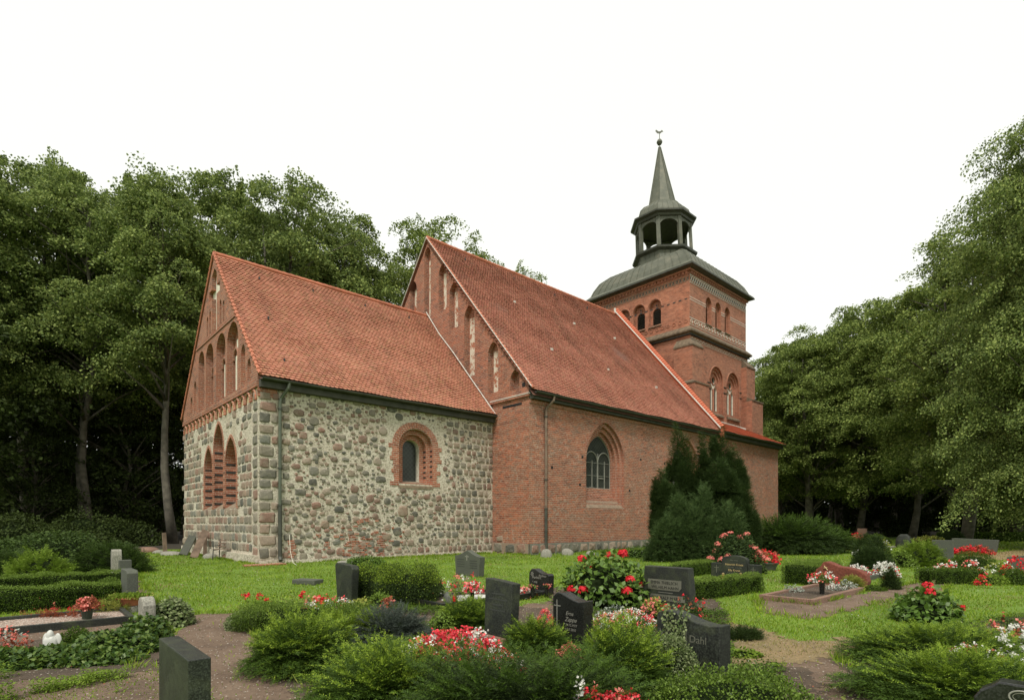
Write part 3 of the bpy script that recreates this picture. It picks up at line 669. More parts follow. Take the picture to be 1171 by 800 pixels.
# bands and friezes
def band(z0,z1,out,mi,hh=h_-iw): tw.rings([sq(hh+.002,z0),sq(hh+out,z0),sq(hh+out,z1),sq(hh+.002,z1)],mi)
def band_s(z0,z1,out,mi,skip=()):
    a=TS+iw
    for b in list(skip)+[(TS+TW-iw,None)]:
        tw.box(a,b[0],TT+iw-out,TT+iw-.001,z0,z1,mi); a=b[1]
sk=[(34.57,35.53),(36.14,37.1),(37.72,38.68)]
band_s(18.98,19.02,.012,1,sk); band_s(18.80,18.84,.012,1,sk); band_s(18.84,18.98,.006,0,sk)
band_s(20.70,20.74,.02,1); band_s(20.12,20.16,.02,1); band_s(17.38,17.42,.02,1); band_s(16.88,16.91,.02,1)
n=30
for i in range(n):
    for fr,a,mi in ((S2,TS+iw+.05,1),(E2,TT+iw+.05,5)):
        L=(TW-2*iw-.1)/n; u=a+L*i
        for s_ in (0,1):
            q=[(u,20.2+.46*s_),(u+L,20.66-.46*s_)]; dx=.035; r_=[P3(fr,(x+o_,z),-.03-.01*s_) for (x,z),o_ in ((q[0],-dx),(q[0],dx),(q[1],dx),(q[1],-dx))]; tw.add(r_,[(0,1,2,3)],(1 if fr is S2 else 7))
        tw.box(*( (u+L*.2,u+L*.8,TT+iw-.10,TT+iw-.001) if fr is S2 else (TS+iw-.10,TS+iw-.001,u+L*.2,u+L*.8)),20.82,21.0,0)
        tw.box(*( (u+L*.1,u+L*.6,TT+iw-.018,TT+iw-.001) if fr is S2 else (TS+iw-.018,TS+iw-.001,u+L*.1,u+L*.6)),20.3,20.56,4)
band(21.0,21.28,.16,0); band(20.76,20.81,.06,0)
for i in range(18):
    u=TS+iw+.3+i*.52
    curve_bar(tw,S2,[(u+.15*math.cos(2*PI*k/10),17.15+.13*math.sin(2*PI*k/10)) for k in range(10)],.028,-.01,1,True,4)
    u=TT+iw+.3+i*.52; 
    curve_bar(tw,E2,[(u+.15*math.cos(2*PI*k/10),17.15+.13*math.sin(2*PI*k/10)) for k in range(10)],.03,-.01,0,True,4)
    tw.box(TS+iw-.02,TS+iw-.001,u-.12,u+.12,18.84,18.93,4)
for i in range(44):
    for fr,a,mi in ((TSo,TS+.1,1),(TE,TT+.1,0)):
        u=a+i*.215; s_=i%2; q=[(u,15.72+.14*s_),(u+.215,15.86-.14*s_)]; tw.add([P3(fr,(x,z+o_),-.012) for (x,z),o_ in ((q[0],-.025),(q[1],-.025),(q[1],.025),(q[0],.025))],[(0,1,2,3)],mi)
tw.box(TS+.5,TS+TW-.5,TT-.012,TT-.001,15.62,15.65,1)
# iron anchors / tie ends beside the gothic windows
for u in (35.0,34.85,37.45,37.6,40.2,40.4): tw.box(u-.2,u+.2,TT-.03,TT-.001,12.75,12.83,4); tw.box(u-.2,u+.2,TT-.03,TT-.001,12.28,12.36,4)
tw.build('tower_wall',TM,church)
bt=MB()
def buttress(cx,cy_,dx,dy):
    # corner pier with two stages and stone weatherings; dx,dy = -1/+1 outward
    for (r,ztop,zc) in ((.46,15.0,.75),(.95,12.0,.6)):
        xa,xb=(cx+dx*r,cx-dx*1.15); ya,yb=(cy_+dy*r,cy_-dy*1.15)
        x0,x1=sorted((xa,xb)); y0,y1=sorted((ya,yb))
        bt.box(x0,x1,y0,y1,0,ztop,0)
        ov=.05; x0-=ov*(dx<0);x1+=ov*(dx>0);y0-=ov*(dy<0);y1+=ov*(dy>0)
        top=[(min(cx,cx-dx*1.15)+.0,min(cy_,cy_-dy*1.15)),(max(cx,cx-dx*1.15),min(cy_,cy_-dy*1.15)),(max(cx,cx-dx*1.15),max(cy_,cy_-dy*1.15)),(min(cx,cx-dx*1.15),max(cy_,cy_-dy*1.15))]
        bot=[(x0,y0),(x1,y0),(x1,y1),(x0,y1)]
        bt.rings([[(a,b,ztop+.002) for a,b in bot],[(a,b,ztop+.12) for a,b in bot],[(a,b,ztop+zc) for a,b in top]],1,True,True)
buttress(TS,TT,-1,-1); buttress(TS+TW,TT,1,-1); buttress(TS,TT+TW,-1,1); buttress(TS+TW,TT+TW,1,1)
bt.build('buttresses',[M['brick_tower'],M['moss_stone']],church)
# tower cap: curved square dome, eaves, octagonal lantern and spire (the lantern stands a little out of true)
lx,ly=c0-.30,t0+.22
hd=MB()
prof=[(h_+.38,21.30),(h_+.42,21.42),(h_+.36,21.50),(h_+.10,21.75),(h_-.12,22.25),(h_-.55,22.9),(h_-1.25,23.45),(h_-2.0,23.78),(h_-2.5,24.0)]
hd.rings([sq(r,z,c0+(lx-c0)*max(0,(z-22)/2.5),t0+(ly-t0)*max(0,(z-22)/2.5)) for r,z in prof],0,True,True)
for side in range(4):
    for i in range(-7,8):
        pts=[]
        for r,z in prof[3:]:
            f=max(0,(z-22)/2.5); ux=i*.68*(r/(h_+.1)); cx_,cy_=c0+(lx-c0)*f,t0+(ly-t0)*f
            a=[(ux,-r-.01),(r+.01,ux),(-ux,r+.01),(-r-.01,-ux)][side]; pts.append((cx_+a[0],cy_+a[1],z+.01))
        hd.tube(pts,.022,4,0)
hd.build('tower_hood',[M['sheet']],church)
hb=MB(); hb.rings([sq(h_+.16,21.16),sq(h_+.46,21.26),sq(h_+.46,21.36),sq(h_+.30,21.42)],0,True,False); hb.build('tower_eaves',[M['gutter']],church)
LN=MB()
def lean(z): f=max(0,(z-24))/11.; return (-.36*f*1.0-.0, .34*f)
def zm(z): return float(np.interp(z,[23.7,24.3,25.7,26.1,28.4,29.0,30.45,35.1],[23.3,23.75,24.75,25.12,27.65,28.2,29.75,35.0]))
def octr(r,z,ph=PI/8):
    dx,dy=lean(z); return [(lx+dx+r*math.cos(ph+2*PI*k/8),ly+dy+r*math.sin(ph+2*PI*k/8),zm(z)) for k in range(8)]
LN.rings([octr(2.9,23.7),octr(2.55,24.3),octr(2.48,25.75)],0,False,False)
LN.rings([octr(2.50,25.70),octr(2.82,25.85),octr(2.86,26.02),octr(2.6,26.10)],1,True,True)
for i in range(8):
    for q in range(4):
        f=q/4; a=octr(2.56,24.3)[i]; b=octr(2.56,24.3)[(i+1)%8]; a2=octr(2.50,25.7)[i]; b2=octr(2.50,25.7)[(i+1)%8]
        LN.tube([tuple(a[j]+(b[j]-a[j])*f for j in range(3)),tuple(a2[j]+(b2[j]-a2[j])*f for j in range(3))],.03,4,0)
# posts and arched heads
for i in range(8):
    A=Vector(octr(2.38,26.08)[i]); B=Vector(octr(2.34,28.45)[i]); 
    d=Vector((math.cos(PI/8+2*PI*i/8),math.sin(PI/8+2*PI*i/8),0)); e=Vector((-d.y,d.x,0)); w=.16
    LN.add([A-d*w-e*w,A+d*w*.6-e*w,A+d*w*.6+e*w,A-d*w+e*w,B-d*w-e*w,B+d*w*.6-e*w,B+d*w*.6+e*w,B-d*w+e*w],[(3,2,1,0),(4,5,6,7),(0,1,5,4),(1,2,6,5),(2,3,7,6),(3,0,4,7)],0)
    A0=Vector(octr(2.36,26.1)[i]); A1=Vector(octr(2.36,26.1)[(i+1)%8]); ud=(A1-A0).normalized(); wd=(A1-A0).length; nn=Vector((ud.y,-ud.x,0))
    m=10; arc=[(wd/2+(wd/2-.12)*math.cos(PI*k/m),27.72+.5*math.sin(PI*k/m)) for k in range(m+1)]
    for k in range(m):
        (ua,za),(ub,zb)=arc[k],arc[k+1]
        for s_ in (1,-1):
            off=nn*.05*s_; v=[A0+ud*ua+off,A0+ud*ub+off,A0+ud*ub+off,A0+ud*ua+off]; zz=[zm(q) for q in (za,zb,28.45,28.45)]; v=[Vector((q.x+lean(28)[0]-lean(26.1)[0],q.y+lean(28)[1]-lean(26.1)[1],z_)) for q,z_ in zip(v,zz)]
            LN.add(v,[(0,1,2,3) if s_<0 else (3,2,1,0)],0)
        v=[Vector((q.x+lean(28)[0]-lean(26.1)[0],q.y+lean(28)[1]-lean(26.1)[1],z_)) for q,z_ in ((A0+ud*ua+nn*.05,zm(za)),(A0+ud*ub+nn*.05,zm(zb)),(A0+ud*ub-nn*.05,zm(zb)),(A0+ud*ua-nn*.05,zm(za)))]; LN.add(v,[(0,1,2,3)],0)
LN.rings([octr(2.30,28.35),octr(2.55,28.45),octr(2.62,28.62),octr(2.88,28.75),octr(2.90,28.88),octr(2.45,29.0)],1,True,True)
LN.build('lantern',[M['sheet'],M['gutter']],church)
sp_=MB()
hp=[(2.42,28.98),(2.38,29.25),(2.22,29.65),(1.85,30.0),(1.35,30.25),(1.18,30.45),(.62,32.8),(.08,35.1)]
sp_.rings([octr(r,z) for r,z in hp],0,True,True)
for i in range(8): sp_.tube([octr(r+.01,z)[i] for r,z in hp],.035,4,0)
for i in range(8):
    for f in (.25,.5,.75): sp_.tube([tuple(octr(r+.0,z)[i][j]*(1-f)+octr(r+.0,z)[(i+1)%8][j]*f for j in range(3)) for r,z in hp[:5]],.02,4,0)
sp_.build('spire',[M['sheet']],church)
wv=MB(); dx,dy=lean(35.3); bx,by=lx+dx,ly+dy
wv.tube([(bx,by,34.8),(bx,by,36.3)],.03,6,0)
for i in range(8):
    pass
bl=[(.0,35.2),(.16,35.24),(.25,35.4),(.25,35.5),(.16,35.66),(.0,35.7)]
wv.rings([[(bx+max(r,.01)*math.cos(2*PI*k/12),by+max(r,.01)*math.sin(2*PI*k/12),z) for k in range(12)] for r,z in bl],0,True,True)
v2=Vector((U[0]*0+.6,-.8,0)).normalized()
# cockerel of sheet metal: body, tail, neck
cx1=[(-.30,36.42),(-.20,36.28),(.05,36.22),(.22,36.34),(.34,36.36),(.26,36.46),(.20,36.54),(.12,36.44),(-.05,36.42),(-.16,36.5),(-.30,36.62),(-.36,36.5)]
wv.add([(bx+a*v2.x,by+a*v2.y,b) for a,b in cx1]+[(bx+a*v2.x+.02,by+a*v2.y+.015,b) for a,b in cx1],[tuple(range(12)),tuple(range(23,11,-1))]+[(i,(i+1)%12,(i+1)%12+12,i+12) for i in range(12)],0)
wv.build('weathervane',[M['sheet']],church)
# ---------------------------------------------------------------- foliage tools
def sn(P,f,seed=0):
    """cheap smooth 3-D noise, about -1..1"""
    r_=np.random.default_rng(seed); a=0
    for k in range(5):
        d=r_.normal(size=3); d/=np.linalg.norm(d); a=a+np.sin((P@d)*f*(1+.55*k)+r_.uniform(0,6.28))/(1+.45*k)
    return a/2.4
def unit(a): return a/(np.linalg.norm(a,axis=-1,keepdims=True)+1e-9)
def kites(P,A,N,L,Wd,fold=.0):
    """leaf faces: base P, long axis A, face normal N, length L, width Wd"""
    A=unit(A); T=unit(np.cross(N,A)); n=len(P); L=np.broadcast_to(L,(n,))[:,None]; Wd=np.broadcast_to(Wd,(n,))[:,None]
    Nn=np.cross(A,T)
    v=np.stack([P,P+A*L*.45+T*Wd*.5+Nn*Wd*fold,P+A*L,P+A*L*.45-T*Wd*.5+Nn*Wd*fold],1).reshape(-1,3)
    return v
def leafmat(name,cols,rough=.6,trans=.28,spec=.14,big=1.0,amt=.35):
    t=NT(name); g=t.n('NewGeometry'); o=t.coord()
    c=t.ramp(g.outputs['Random Per Island'],[(i/(len(cols)-1),q) for i,q in enumerate(cols)])
    n=t.noise(big,3,o); c=t.mix(amt,c,t.ramp(n.outputs[0],[(.3,(.45,.5,.45)),(.7,(1.25,1.2,1.1))]),'MULTIPLY')
    t.base(c); t.rough(rough); t.b.inputs['Specular IOR Level'].default_value=spec
    tr=t.n('BsdfTranslucent'); t.l(t.mix(.5,c,(.25,.4,.02),'MULTIPLY') if 0 else c,tr.inputs[0]); ms=t.n('MixShader'); ms.inputs[0].default_value=trans
    out=t.t.nodes['Material Output']; t.l(t.b.outputs[0],ms.inputs[1]); t.l(tr.outputs[0],ms.inputs[2]); t.l(ms.outputs[0],out.inputs[0]); return t.m
LM={}
LM['tree']=leafmat('beech_leaf',[(.08,.12,.035),(.14,.195,.055),(.22,.28,.08),(.33,.39,.12)],big=.3,amt=.4,trans=.3)
LM['tree_light']=leafmat('lime_leaf',[(.08,.125,.032),(.145,.20,.048),(.225,.29,.07),(.33,.39,.11)],big=.25,amt=.35)
LM['tree_dark']=leafmat('shade_toned_leaf',[(.028,.042,.012),(.045,.065,.016),(.065,.095,.022)],big=.3)  # leaf colour lowered to put the darkness under the wood into it
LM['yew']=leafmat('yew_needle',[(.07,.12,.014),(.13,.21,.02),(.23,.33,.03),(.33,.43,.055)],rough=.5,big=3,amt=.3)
LM['yew_mid']=leafmat('mid_yew_needle',[(.035,.065,.012),(.06,.11,.016),(.095,.16,.022)],rough=.55,big=3,amt=.3)  # mid-green needles, naturally darker than the bright young tips
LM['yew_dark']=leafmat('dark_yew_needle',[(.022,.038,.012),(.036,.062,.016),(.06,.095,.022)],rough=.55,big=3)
LM['cypress']=leafmat('cypress_scale',[(.022,.042,.014),(.042,.072,.02),(.085,.13,.034)],rough=.7,big=1.2,amt=.45)
LM['bluegreen']=leafmat('grey_green_scale',[(.035,.065,.022),(.065,.11,.034),(.115,.17,.055)],rough=.7,big=1.5,amt=.4)
LM['juniper']=leafmat('bright_juniper',[(.09,.155,.014),(.15,.235,.02),(.22,.32,.03),(.30,.40,.055)],rough=.6,big=2.5)
LM['blue']=leafmat('blue_juniper',[(.045,.06,.05),(.07,.088,.073),(.11,.13,.105)],rough=.7,big=5,amt=.4)
LM['box']=leafmat('box_leaf',[(.045,.085,.012),(.07,.12,.015),(.10,.16,.02)],rough=.4,big=2)
LM['box_tip']=leafmat('pale_box_leaf',[(.10,.16,.02),(.15,.23,.035),(.2,.29,.06)],rough=.45,big=3)  # paler box leaf, set mostly on the tops of hedges and bushes
LM['hydr']=leafmat('hydrangea_leaf',[(.06,.12,.016),(.10,.18,.025),(.15,.25,.045)],rough=.45,spec=.4,big=2)
LM['ivy']=leafmat('ivy_leaf',[(.03,.07,.014),(.055,.105,.018),(.09,.155,.025),(.15,.21,.04)],rough=.45,spec=.35,big=3)
LM['variegated']=leafmat('variegated_leaf',[(.10,.15,.05),(.17,.22,.08),(.30,.34,.18),(.08,.13,.04)],rough=.5,big=4)
LM['fern']=leafmat('fern_frond',[(.03,.055,.012),(.05,.085,.018),(.075,.12,.025)],rough=.6,big=1.5)
LM['dry']=leafmat('dry_stalks',[(.30,.24,.10),(.22,.22,.07),(.38,.33,.17)],big=3)
LM['silver']=leafmat('silver_leaf',[(.25,.28,.24),(.36,.39,.34),(.18,.21,.17)],big=6,trans=.1)
LM['yellow']=leafmat('yellow_green_leaf',[(.20,.24,.04),(.28,.31,.06),(.34,.33,.08)],big=5)
LM['grass']=leafmat('grass_blade',[(.11,.20,.012),(.15,.255,.015),(.20,.31,.02),(.24,.34,.03),(.32,.35,.09)],rough=.6,big=.8,amt=.75,trans=.3)
LM['weed']=leafmat('weed_leaf',[(.10,.17,.016),(.15,.23,.025),(.20,.28,.04)],big=3)
LM['core']=simple('dark_inner_core',(.012,.018,.007),1,.3,5,bump=0); LM['core'].node_tree.nodes['Principled BSDF'].inputs['Specular IOR Level'].default_value=0  # solid core added in each bush; inner shade put into its near-black colour
def petal(name,cols): return leafmat(name,cols,rough=.5,trans=.2,spec=.2,big=8,amt=.15)
LM['red']=petal('red_petal',[(.50,.010,.018),(.62,.02,.03),(.72,.045,.06)])
LM['coral']=petal('coral_petal',[(.62,.16,.12),(.70,.27,.22),(.62,.09,.08)])
LM['pinkred']=petal('scarlet_petal',[(.58,.02,.035),(.70,.05,.07),(.75,.14,.15)])
LM['white']=petal('white_petal',[(.62,.62,.56),(.75,.74,.68)])
LM['rust']=petal('rusty_leaf',[(.25,.06,.03),(.35,.10,.05),(.18,.06,.03)])
LM['bark']=simple('tree_bark',(.10,.09,.068),.95,.45,3)
LM['twig']=simple('brown_twig',(.08,.06,.04),.9,.3,8,bump=0)
# ---------------------------------------------------------------- trees
def tree_meshes(seed,H=24,crown0=5,rad=5.2,nclump=150,per=300,leaf=.26,lm='tree',trunk_r=.27,fork=1,shape=.5,droop=.25):
    r_=np.random.default_rng(seed)
    tb=MB(); stems=[]
    for f in range(fork):
        a=r_.uniform(0,6.28); sp=(.9 if fork>1 else .25)
        pts=[]; x=y=0.0; zf=H*.18 if fork>1 else 0
        for i in range(9):
            z=H*.9*i/8; g=max(0,(z-zf)/(H*.9)); pts.append((math.cos(a)*sp*2.6*g+.25*math.sin(i*1.3+seed+f),math.sin(a)*sp*2.6*g+.25*math.cos(i*1.1+seed),z))
        rad_=[trunk_r*(1.25 if i==0 else 1)*(1-.9*i/8)+.03 for i in range(9)]; tb.tube(pts,rad_,9,0); stems.append(pts)
    cl=[]
    for i in range(nclump):
        # height biased to the outside of an egg-shaped crown
        h=r_.random()**.85; z=crown0+(H-crown0)*h
        prof=rad*(math.sin(PI*min(1,(h*.86+.13)))**shape)
        a=r_.uniform(0,6.28); q=prof*math.sqrt(r_.uniform(.12,1))*(1+.18*math.sin(3*a+seed)+.12*math.sin(5*a-seed*2))
        st_=stems[i%len(stems)]; k=min(8,max(0,z/(H*.9)*8)); i0=int(min(7,k)); f=k-i0; b=np.array(st_[i0])*(1-f)+np.array(st_[min(8,i0+1)])*f
        c=np.array([b[0]*.6+q*math.cos(a),b[1]*.6+q*math.sin(a),z+r_.normal(0,.35+.45*(h>.8))]); cl.append((c,a,q,b,h))
    for i,(c,a,q,b,h) in enumerate(cl):
        if i%3==0:
            s0=np.array([b[0],b[1],max(H*.12,c[2]-q*.55-.6)]); k=min(8,s0[2]/(H*.9)*8); i0=int(min(7,k)); f=k-i0; st_=stems[i%len(stems)]; s0[:2]=(np.array(st_[i0])*(1-f)+np.array(st_[i0+1])*f)[:2]
            m=(s0+c)/2+np.array([0,0,.25*q*.3]); tb.tube([tuple(s0),tuple(m),tuple(c)],[.035+.10*(1-h)*trunk_r/.33,.05,.015],5,0)
    P=[];A=[];N=[];L=[]
    for (c,a,q,b,h) in cl:
        R1=r_.choice([.6,.85,1.15,1.55])*r_.uniform(.85,1.15)*(1.15-.35*h)*rad/5.2; n=int(per*(R1/1.2)**1.7)
        th=r_.uniform(0,6.28,n); rr=np.sqrt(r_.random(n)); lob=1+.35*np.sin(3*th+a*7)+.2*np.sin(5*th+q*9); x=rr*lob*R1*np.cos(th)*1.2; y=rr*lob*R1*np.sin(th)*.9
        zz=(1-rr**2)*R1*.42+r_.normal(0,.14,n)*R1-droop*rr*R1*.5
        ca,sa=math.cos(a+r_.normal(0,.5)),math.sin(a+r_.normal(0,.5)); tilt=r_.normal(-.18,.28)
        px=x*ca-y*sa; py=x*sa+y*ca; P.append(np.stack([c[0]+px,c[1]+py,c[2]+zz+x*tilt],1))
        out=np.stack([ca+.0*x,sa+0*x,0*x],1); A.append(unit(np.stack([px,py,0*px],1))*.3+out*.3+r_.normal(0,.8,(n,3))+np.array([0,0,-.35])); N.append(np.array([0,0,1.])+r_.normal(0,.5,(n,3))+out*.35); L.append(leaf*r_.uniform(.65,1.2,n))
    P=np.concatenate(P);A=np.concatenate(A);N=np.concatenate(N);L=np.concatenate(L)
    v=kites(P,A,N,L,L*.72,.08); F_=np.arange(len(v)).reshape(-1,4)
    return tb.mesh('trunk',[LM['bark']],True,uv=False), np_mesh('crown',v,[F_],[LM[lm]])
TV={}
for i in range(4): TV['beech%d'%i]=tree_meshes(11+i,24,9.0+1.2*(i%3),5.2,155,540,.19,'tree',fork=1+(i%2))
for i in range(3): TV['lime%d'%i]=tree_meshes(31+i,21,4.2,5.5,225,520,.19,'tree_light',fork=1+(i%2)*2,shape=.42)
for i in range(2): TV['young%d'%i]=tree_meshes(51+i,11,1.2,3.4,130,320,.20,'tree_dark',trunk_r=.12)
TV['bigr']=tree_meshes(77,25,1.6,7.2,500,620,.165,'tree',trunk_r=.5,fork=2,shape=.30)
TV['thin']=tree_meshes(91,26,13,4.6,85,420,.19,'tree_light',fork=2)
def tree(kind,px,D,topy,label,cat='tree',group=None,name='broadleaf_tree',sc=1.0,rz=None):
    tm,cm=TV[kind]; Hh={'b':24,'l':21,'y':11,'t':26}[kind[0]] if kind!='bigr' else 25
    s=(ZH(topy,D)+.3)/Hh; x,y=GD(px,D)
    o=empty(name,(x,y,-.05),random.uniform(0,6.28) if rz is None else rz,label=label,cat=cat,group=group); o.scale=(s*sc,s*sc,s)
    t=link('trunk',tm,o); c=link('crown',cm,o); return o
# ---------------------------------------------------------------- bushes
def dome(n,rx,ry,h,r_,e=1.0,rough=.16,freq=3.,seed=0,lo=-.25,shell=(.78,1.04),bump=None):
    """points and normals on an uneven dome that stands on the ground"""
    d=unit(r_.normal(size=(n*2,3))); d[:,2]=np.abs(d[:,2])*1.0; d=d[:n]
    d[:,2]=np.where(r_.random(n)<.22,d[:,2]*.25,d[:,2]); d=unit(d)
    q=np.sign(d)*np.abs(d)**e; q=q/ (np.abs(q).max(1,keepdims=True) if e<.55 else 1)
    P=q*np.array([rx,ry,h]); k=1+rough*sn(P,freq,seed); s_=r_.uniform(*shell,n)
    if bump:
        br,ba=bump; K=int(min(160,max(8,2.2*(rx*ry+rx*h+ry*h)/(br*br)))); cc=P[r_.integers(0,n,K)]; best=np.zeros(n)
        for c_ in cc: best=np.maximum(best,1-np.linalg.norm(P-c_,axis=1)/br)
        k=k*(1-ba*.5)+ba*np.sqrt(np.clip(best,0,1))
    P=P*(k*s_)[:,None]; P[:,2]=np.maximum(P[:,2],.01)
    N=unit(d/np.array([rx,ry,h])); return P,N
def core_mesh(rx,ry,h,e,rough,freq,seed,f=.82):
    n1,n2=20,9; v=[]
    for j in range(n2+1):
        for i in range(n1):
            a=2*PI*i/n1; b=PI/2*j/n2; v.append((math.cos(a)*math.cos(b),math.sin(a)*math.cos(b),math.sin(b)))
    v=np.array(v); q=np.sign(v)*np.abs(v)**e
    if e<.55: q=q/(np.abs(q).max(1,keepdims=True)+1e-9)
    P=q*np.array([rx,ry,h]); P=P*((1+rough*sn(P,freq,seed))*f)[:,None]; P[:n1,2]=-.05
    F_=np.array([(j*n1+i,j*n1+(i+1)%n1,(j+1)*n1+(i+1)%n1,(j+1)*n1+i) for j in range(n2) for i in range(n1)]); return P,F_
def shoots(P,D,L,r_,k=14,ll=.03,lw=.008,ang=.8,flat=.6,droop=.0,up=0.0):
    """feathery sprays: k leaflets in two ranks along every shoot"""
    n=len(P); D=unit(D); side=unit(np.cross(D,np.array([0,0,1.])+r_.normal(0,.3,(n,3)))); nor=unit(np.cross(side,D)); V_=[]
    L=np.broadcast_to(L,(n,))
    for i in range(k):
        f=(i+.5)/k; s_=1 if i%2 else -1
        base=P+D*(L*f)[:,None]+np.array([0,0,-1.])*(droop*L*f*f)[:,None]
        a=D*math.cos(ang)+side*s_*math.sin(ang)+r_.normal(0,.22,(n,3)); l=ll*(1.15-.6*f)*r_.uniform(.7,1.25,n)
        V_.append(kites(base,a,nor+r_.normal(0,.3,(n,3)),l,l*lw/ll))
    # leading tip and stem
    V_.append(kites(P,D+np.array([0,0,-1.])*droop*.5,nor,L*.9,lw*.3)); return np.concatenate(V_)
def finish(name,parts,loc,rz=0,parent=None,**k):
    """parts: list of (verts, faces(m,4), material)"""
    Vs=[];Fs=[];mi=[];mats=[];b=0
    for v,f,m in parts:
        Vs.append(v);Fs.append(f+b);b+=len(v)
        if m not in mats: mats.append(m)
        mi+= [mats.index(m)]*len(f)
    me=np_mesh(name,np.concatenate(Vs),[np.concatenate(Fs)],mats,mi)
    return link(name,me,parent,loc,rz,**k)
def Q4(v): return np.arange(len(v)).reshape(-1,4)
SEED=[100]
def bush(name,label,cat,loc,rx,ry,h,kind,dens=1.0,rz=0,e=1.0,group=None,mat=None,rough=None,parent=None,tips=None,size=1.0,flowers=None,z0=0.0):
    SEED[0]+=1; sd=SEED[0]; r_=np.random.default_rng(sd)
    area=2*PI*((rx*ry)**.8*.5+(rx*h)**.8*.5+(ry*h)**.8*.3)
    rg=rough if rough is not None else .15
    dens*=(1.7 if e<.9 and kind!='spray' else 1.25 if e<.9 else 1.0)
    cv,cf=core_mesh(rx,ry,h,e,rg,2.5/max(rx,h),sd,.66 if kind in('cypress','bluegreen','yew','yew_dark','juniper','blue','spray') else .74); parts=[(cv,cf,LM['core'])]
    fr=2.5/max(rx,h)
    if kind=='spray':
        nb=int(150*area*dens/size**1.7); P,N=dome(nb,rx,ry,h,r_,e,rg,fr,sd,shell=(.72,1.10)); P[:,2]=np.maximum(P[:,2],.05*h)
        b0=P*[.22,.22,0]+[0,0,h*.10]; bm_=(b0+P)/2+np.stack([P[:,0]*.06,P[:,1]*.06,h*(.30-.25*P[:,2]/h)],1); tipP=P+unit(N+[0,0,.25])*.07*size; PP=[];DD=[];LL=[];TT_=[]
        K=16
        for k in range(K):
            t=.30+.70*(k+.5)/K; q=(1-t)**2*b0+2*t*(1-t)*bm_+t*t*tipP; tg=unit(2*(1-t)*(bm_-b0)+2*t*(tipP-bm_)); sd_=unit(np.cross(tg,[0,0,1.])); sg=1 if k%2 else -1
            if k==K-1: sg=0
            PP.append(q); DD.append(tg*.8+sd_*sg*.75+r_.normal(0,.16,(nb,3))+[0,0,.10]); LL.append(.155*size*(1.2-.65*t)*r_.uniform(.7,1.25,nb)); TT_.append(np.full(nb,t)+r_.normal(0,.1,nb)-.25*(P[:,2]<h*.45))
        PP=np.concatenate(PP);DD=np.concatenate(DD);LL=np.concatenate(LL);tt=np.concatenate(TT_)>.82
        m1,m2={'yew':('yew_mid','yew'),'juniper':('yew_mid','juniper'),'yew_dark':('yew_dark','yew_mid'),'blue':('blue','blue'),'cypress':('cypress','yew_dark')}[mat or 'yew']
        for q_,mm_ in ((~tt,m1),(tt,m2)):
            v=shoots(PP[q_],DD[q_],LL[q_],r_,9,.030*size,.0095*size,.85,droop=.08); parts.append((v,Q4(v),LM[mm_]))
        if parent: return finish(name,parts,(loc[0],loc[1],z0),rz,parent)
        return finish(name,parts,(loc[0],loc[1],z0),rz,label=label,cat=cat,group=group)
    if kind in('yew','yew_dark','juniper','blue','fern'):
        prm=dict(yew=(.19,.042,.0105,420,.95,16),yew_dark=(.13,.032,.009,760,.9,12),juniper=(.17,.034,.012,620,.8,14),blue=(.10,.018,.010,1100,.7,12),fern=(.4,.10,.03,70,1.1,18))[kind]
        L,ll,lw,dn,ang,k=prm; L*=size;ll*=size;lw*=size; n=int(dn*area*dens/size**1.6)
        P,N=dome(n,rx,ry,h,r_,e,rg,fr,sd,shell=(.70,.98),bump=dict(yew=(.17,.30),yew_dark=(.14,.22),juniper=(.2,.3),blue=(.12,.25)).get(kind) if max(rx,h)<1.6 else (.5,.35))
        upb=dict(yew=.30,yew_dark=.25,juniper=.12,blue=.3,fern=.5)[kind]; tang=r_.normal(0,.35,(n,3))
        D=N+np.array([0,0,upb])+tang
        if kind=='juniper': D=unit(np.stack([N[:,0],N[:,1],N[:,2]*.35],1))+tang*.8+np.array([.0,0,.28])
        v=shoots(P-unit(D)*L*.35,D,L*r_.uniform(.6,1.3,n),r_,k,ll,lw,ang,droop=.3 if kind in('juniper','fern') else .22 if kind=='yew' else .05)
        parts.append((v,Q4(v),LM[mat or kind]))
    else:
        prm=dict(box=(.022,.013,5200),hydr=(.13,.085,190),ivy=(.06,.055,900),leaf=(.05,.03,1100),cypress=(.085,.024,2600),bluegreen=(.10,.02,2200),variegated=(.03,.018,3600),flowerbed=(.05,.035,900))[kind]
        l,w,dn=prm; l*=size; w*=size; n=int(dn*area*dens/size**1.7); P,N=dome(n,rx,ry,h,r_,e,rg,fr,sd,shell=(.80,1.04),bump=(dict(cypress=(.34,.42),bluegreen=(.38,.34)).get(kind) if h>1.6 else (.12,.15) if kind in('box','cypress') else None))
        if kind in('cypress','bluegreen'): A=N*.7+np.array([0,0,.8])+r_.normal(0,.5,(n,3)); NN=N+r_.normal(0,.7,(n,3))
        elif kind in('hydr','ivy','leaf','flowerbed'): A=N*.6+r_.normal(0,.8,(n,3))+np.array([0,0,-.25]); NN=N*.7+np.array([0,0,.9])+r_.normal(0,.35,(n,3))
        else: A=N*.8+r_.normal(0,.7,(n,3)); NN=N+r_.normal(0,.7,(n,3))
        v=kites(P,A,NN,l*r_.uniform(.65,1.25,n),w*r_.uniform(.8,1.2,n),.12)
        mm=mat or dict(box='box',hydr='hydr',ivy='ivy',leaf='hydr',cypress='cypress',bluegreen='bluegreen',variegated='variegated',flowerbed='hydr')[kind]
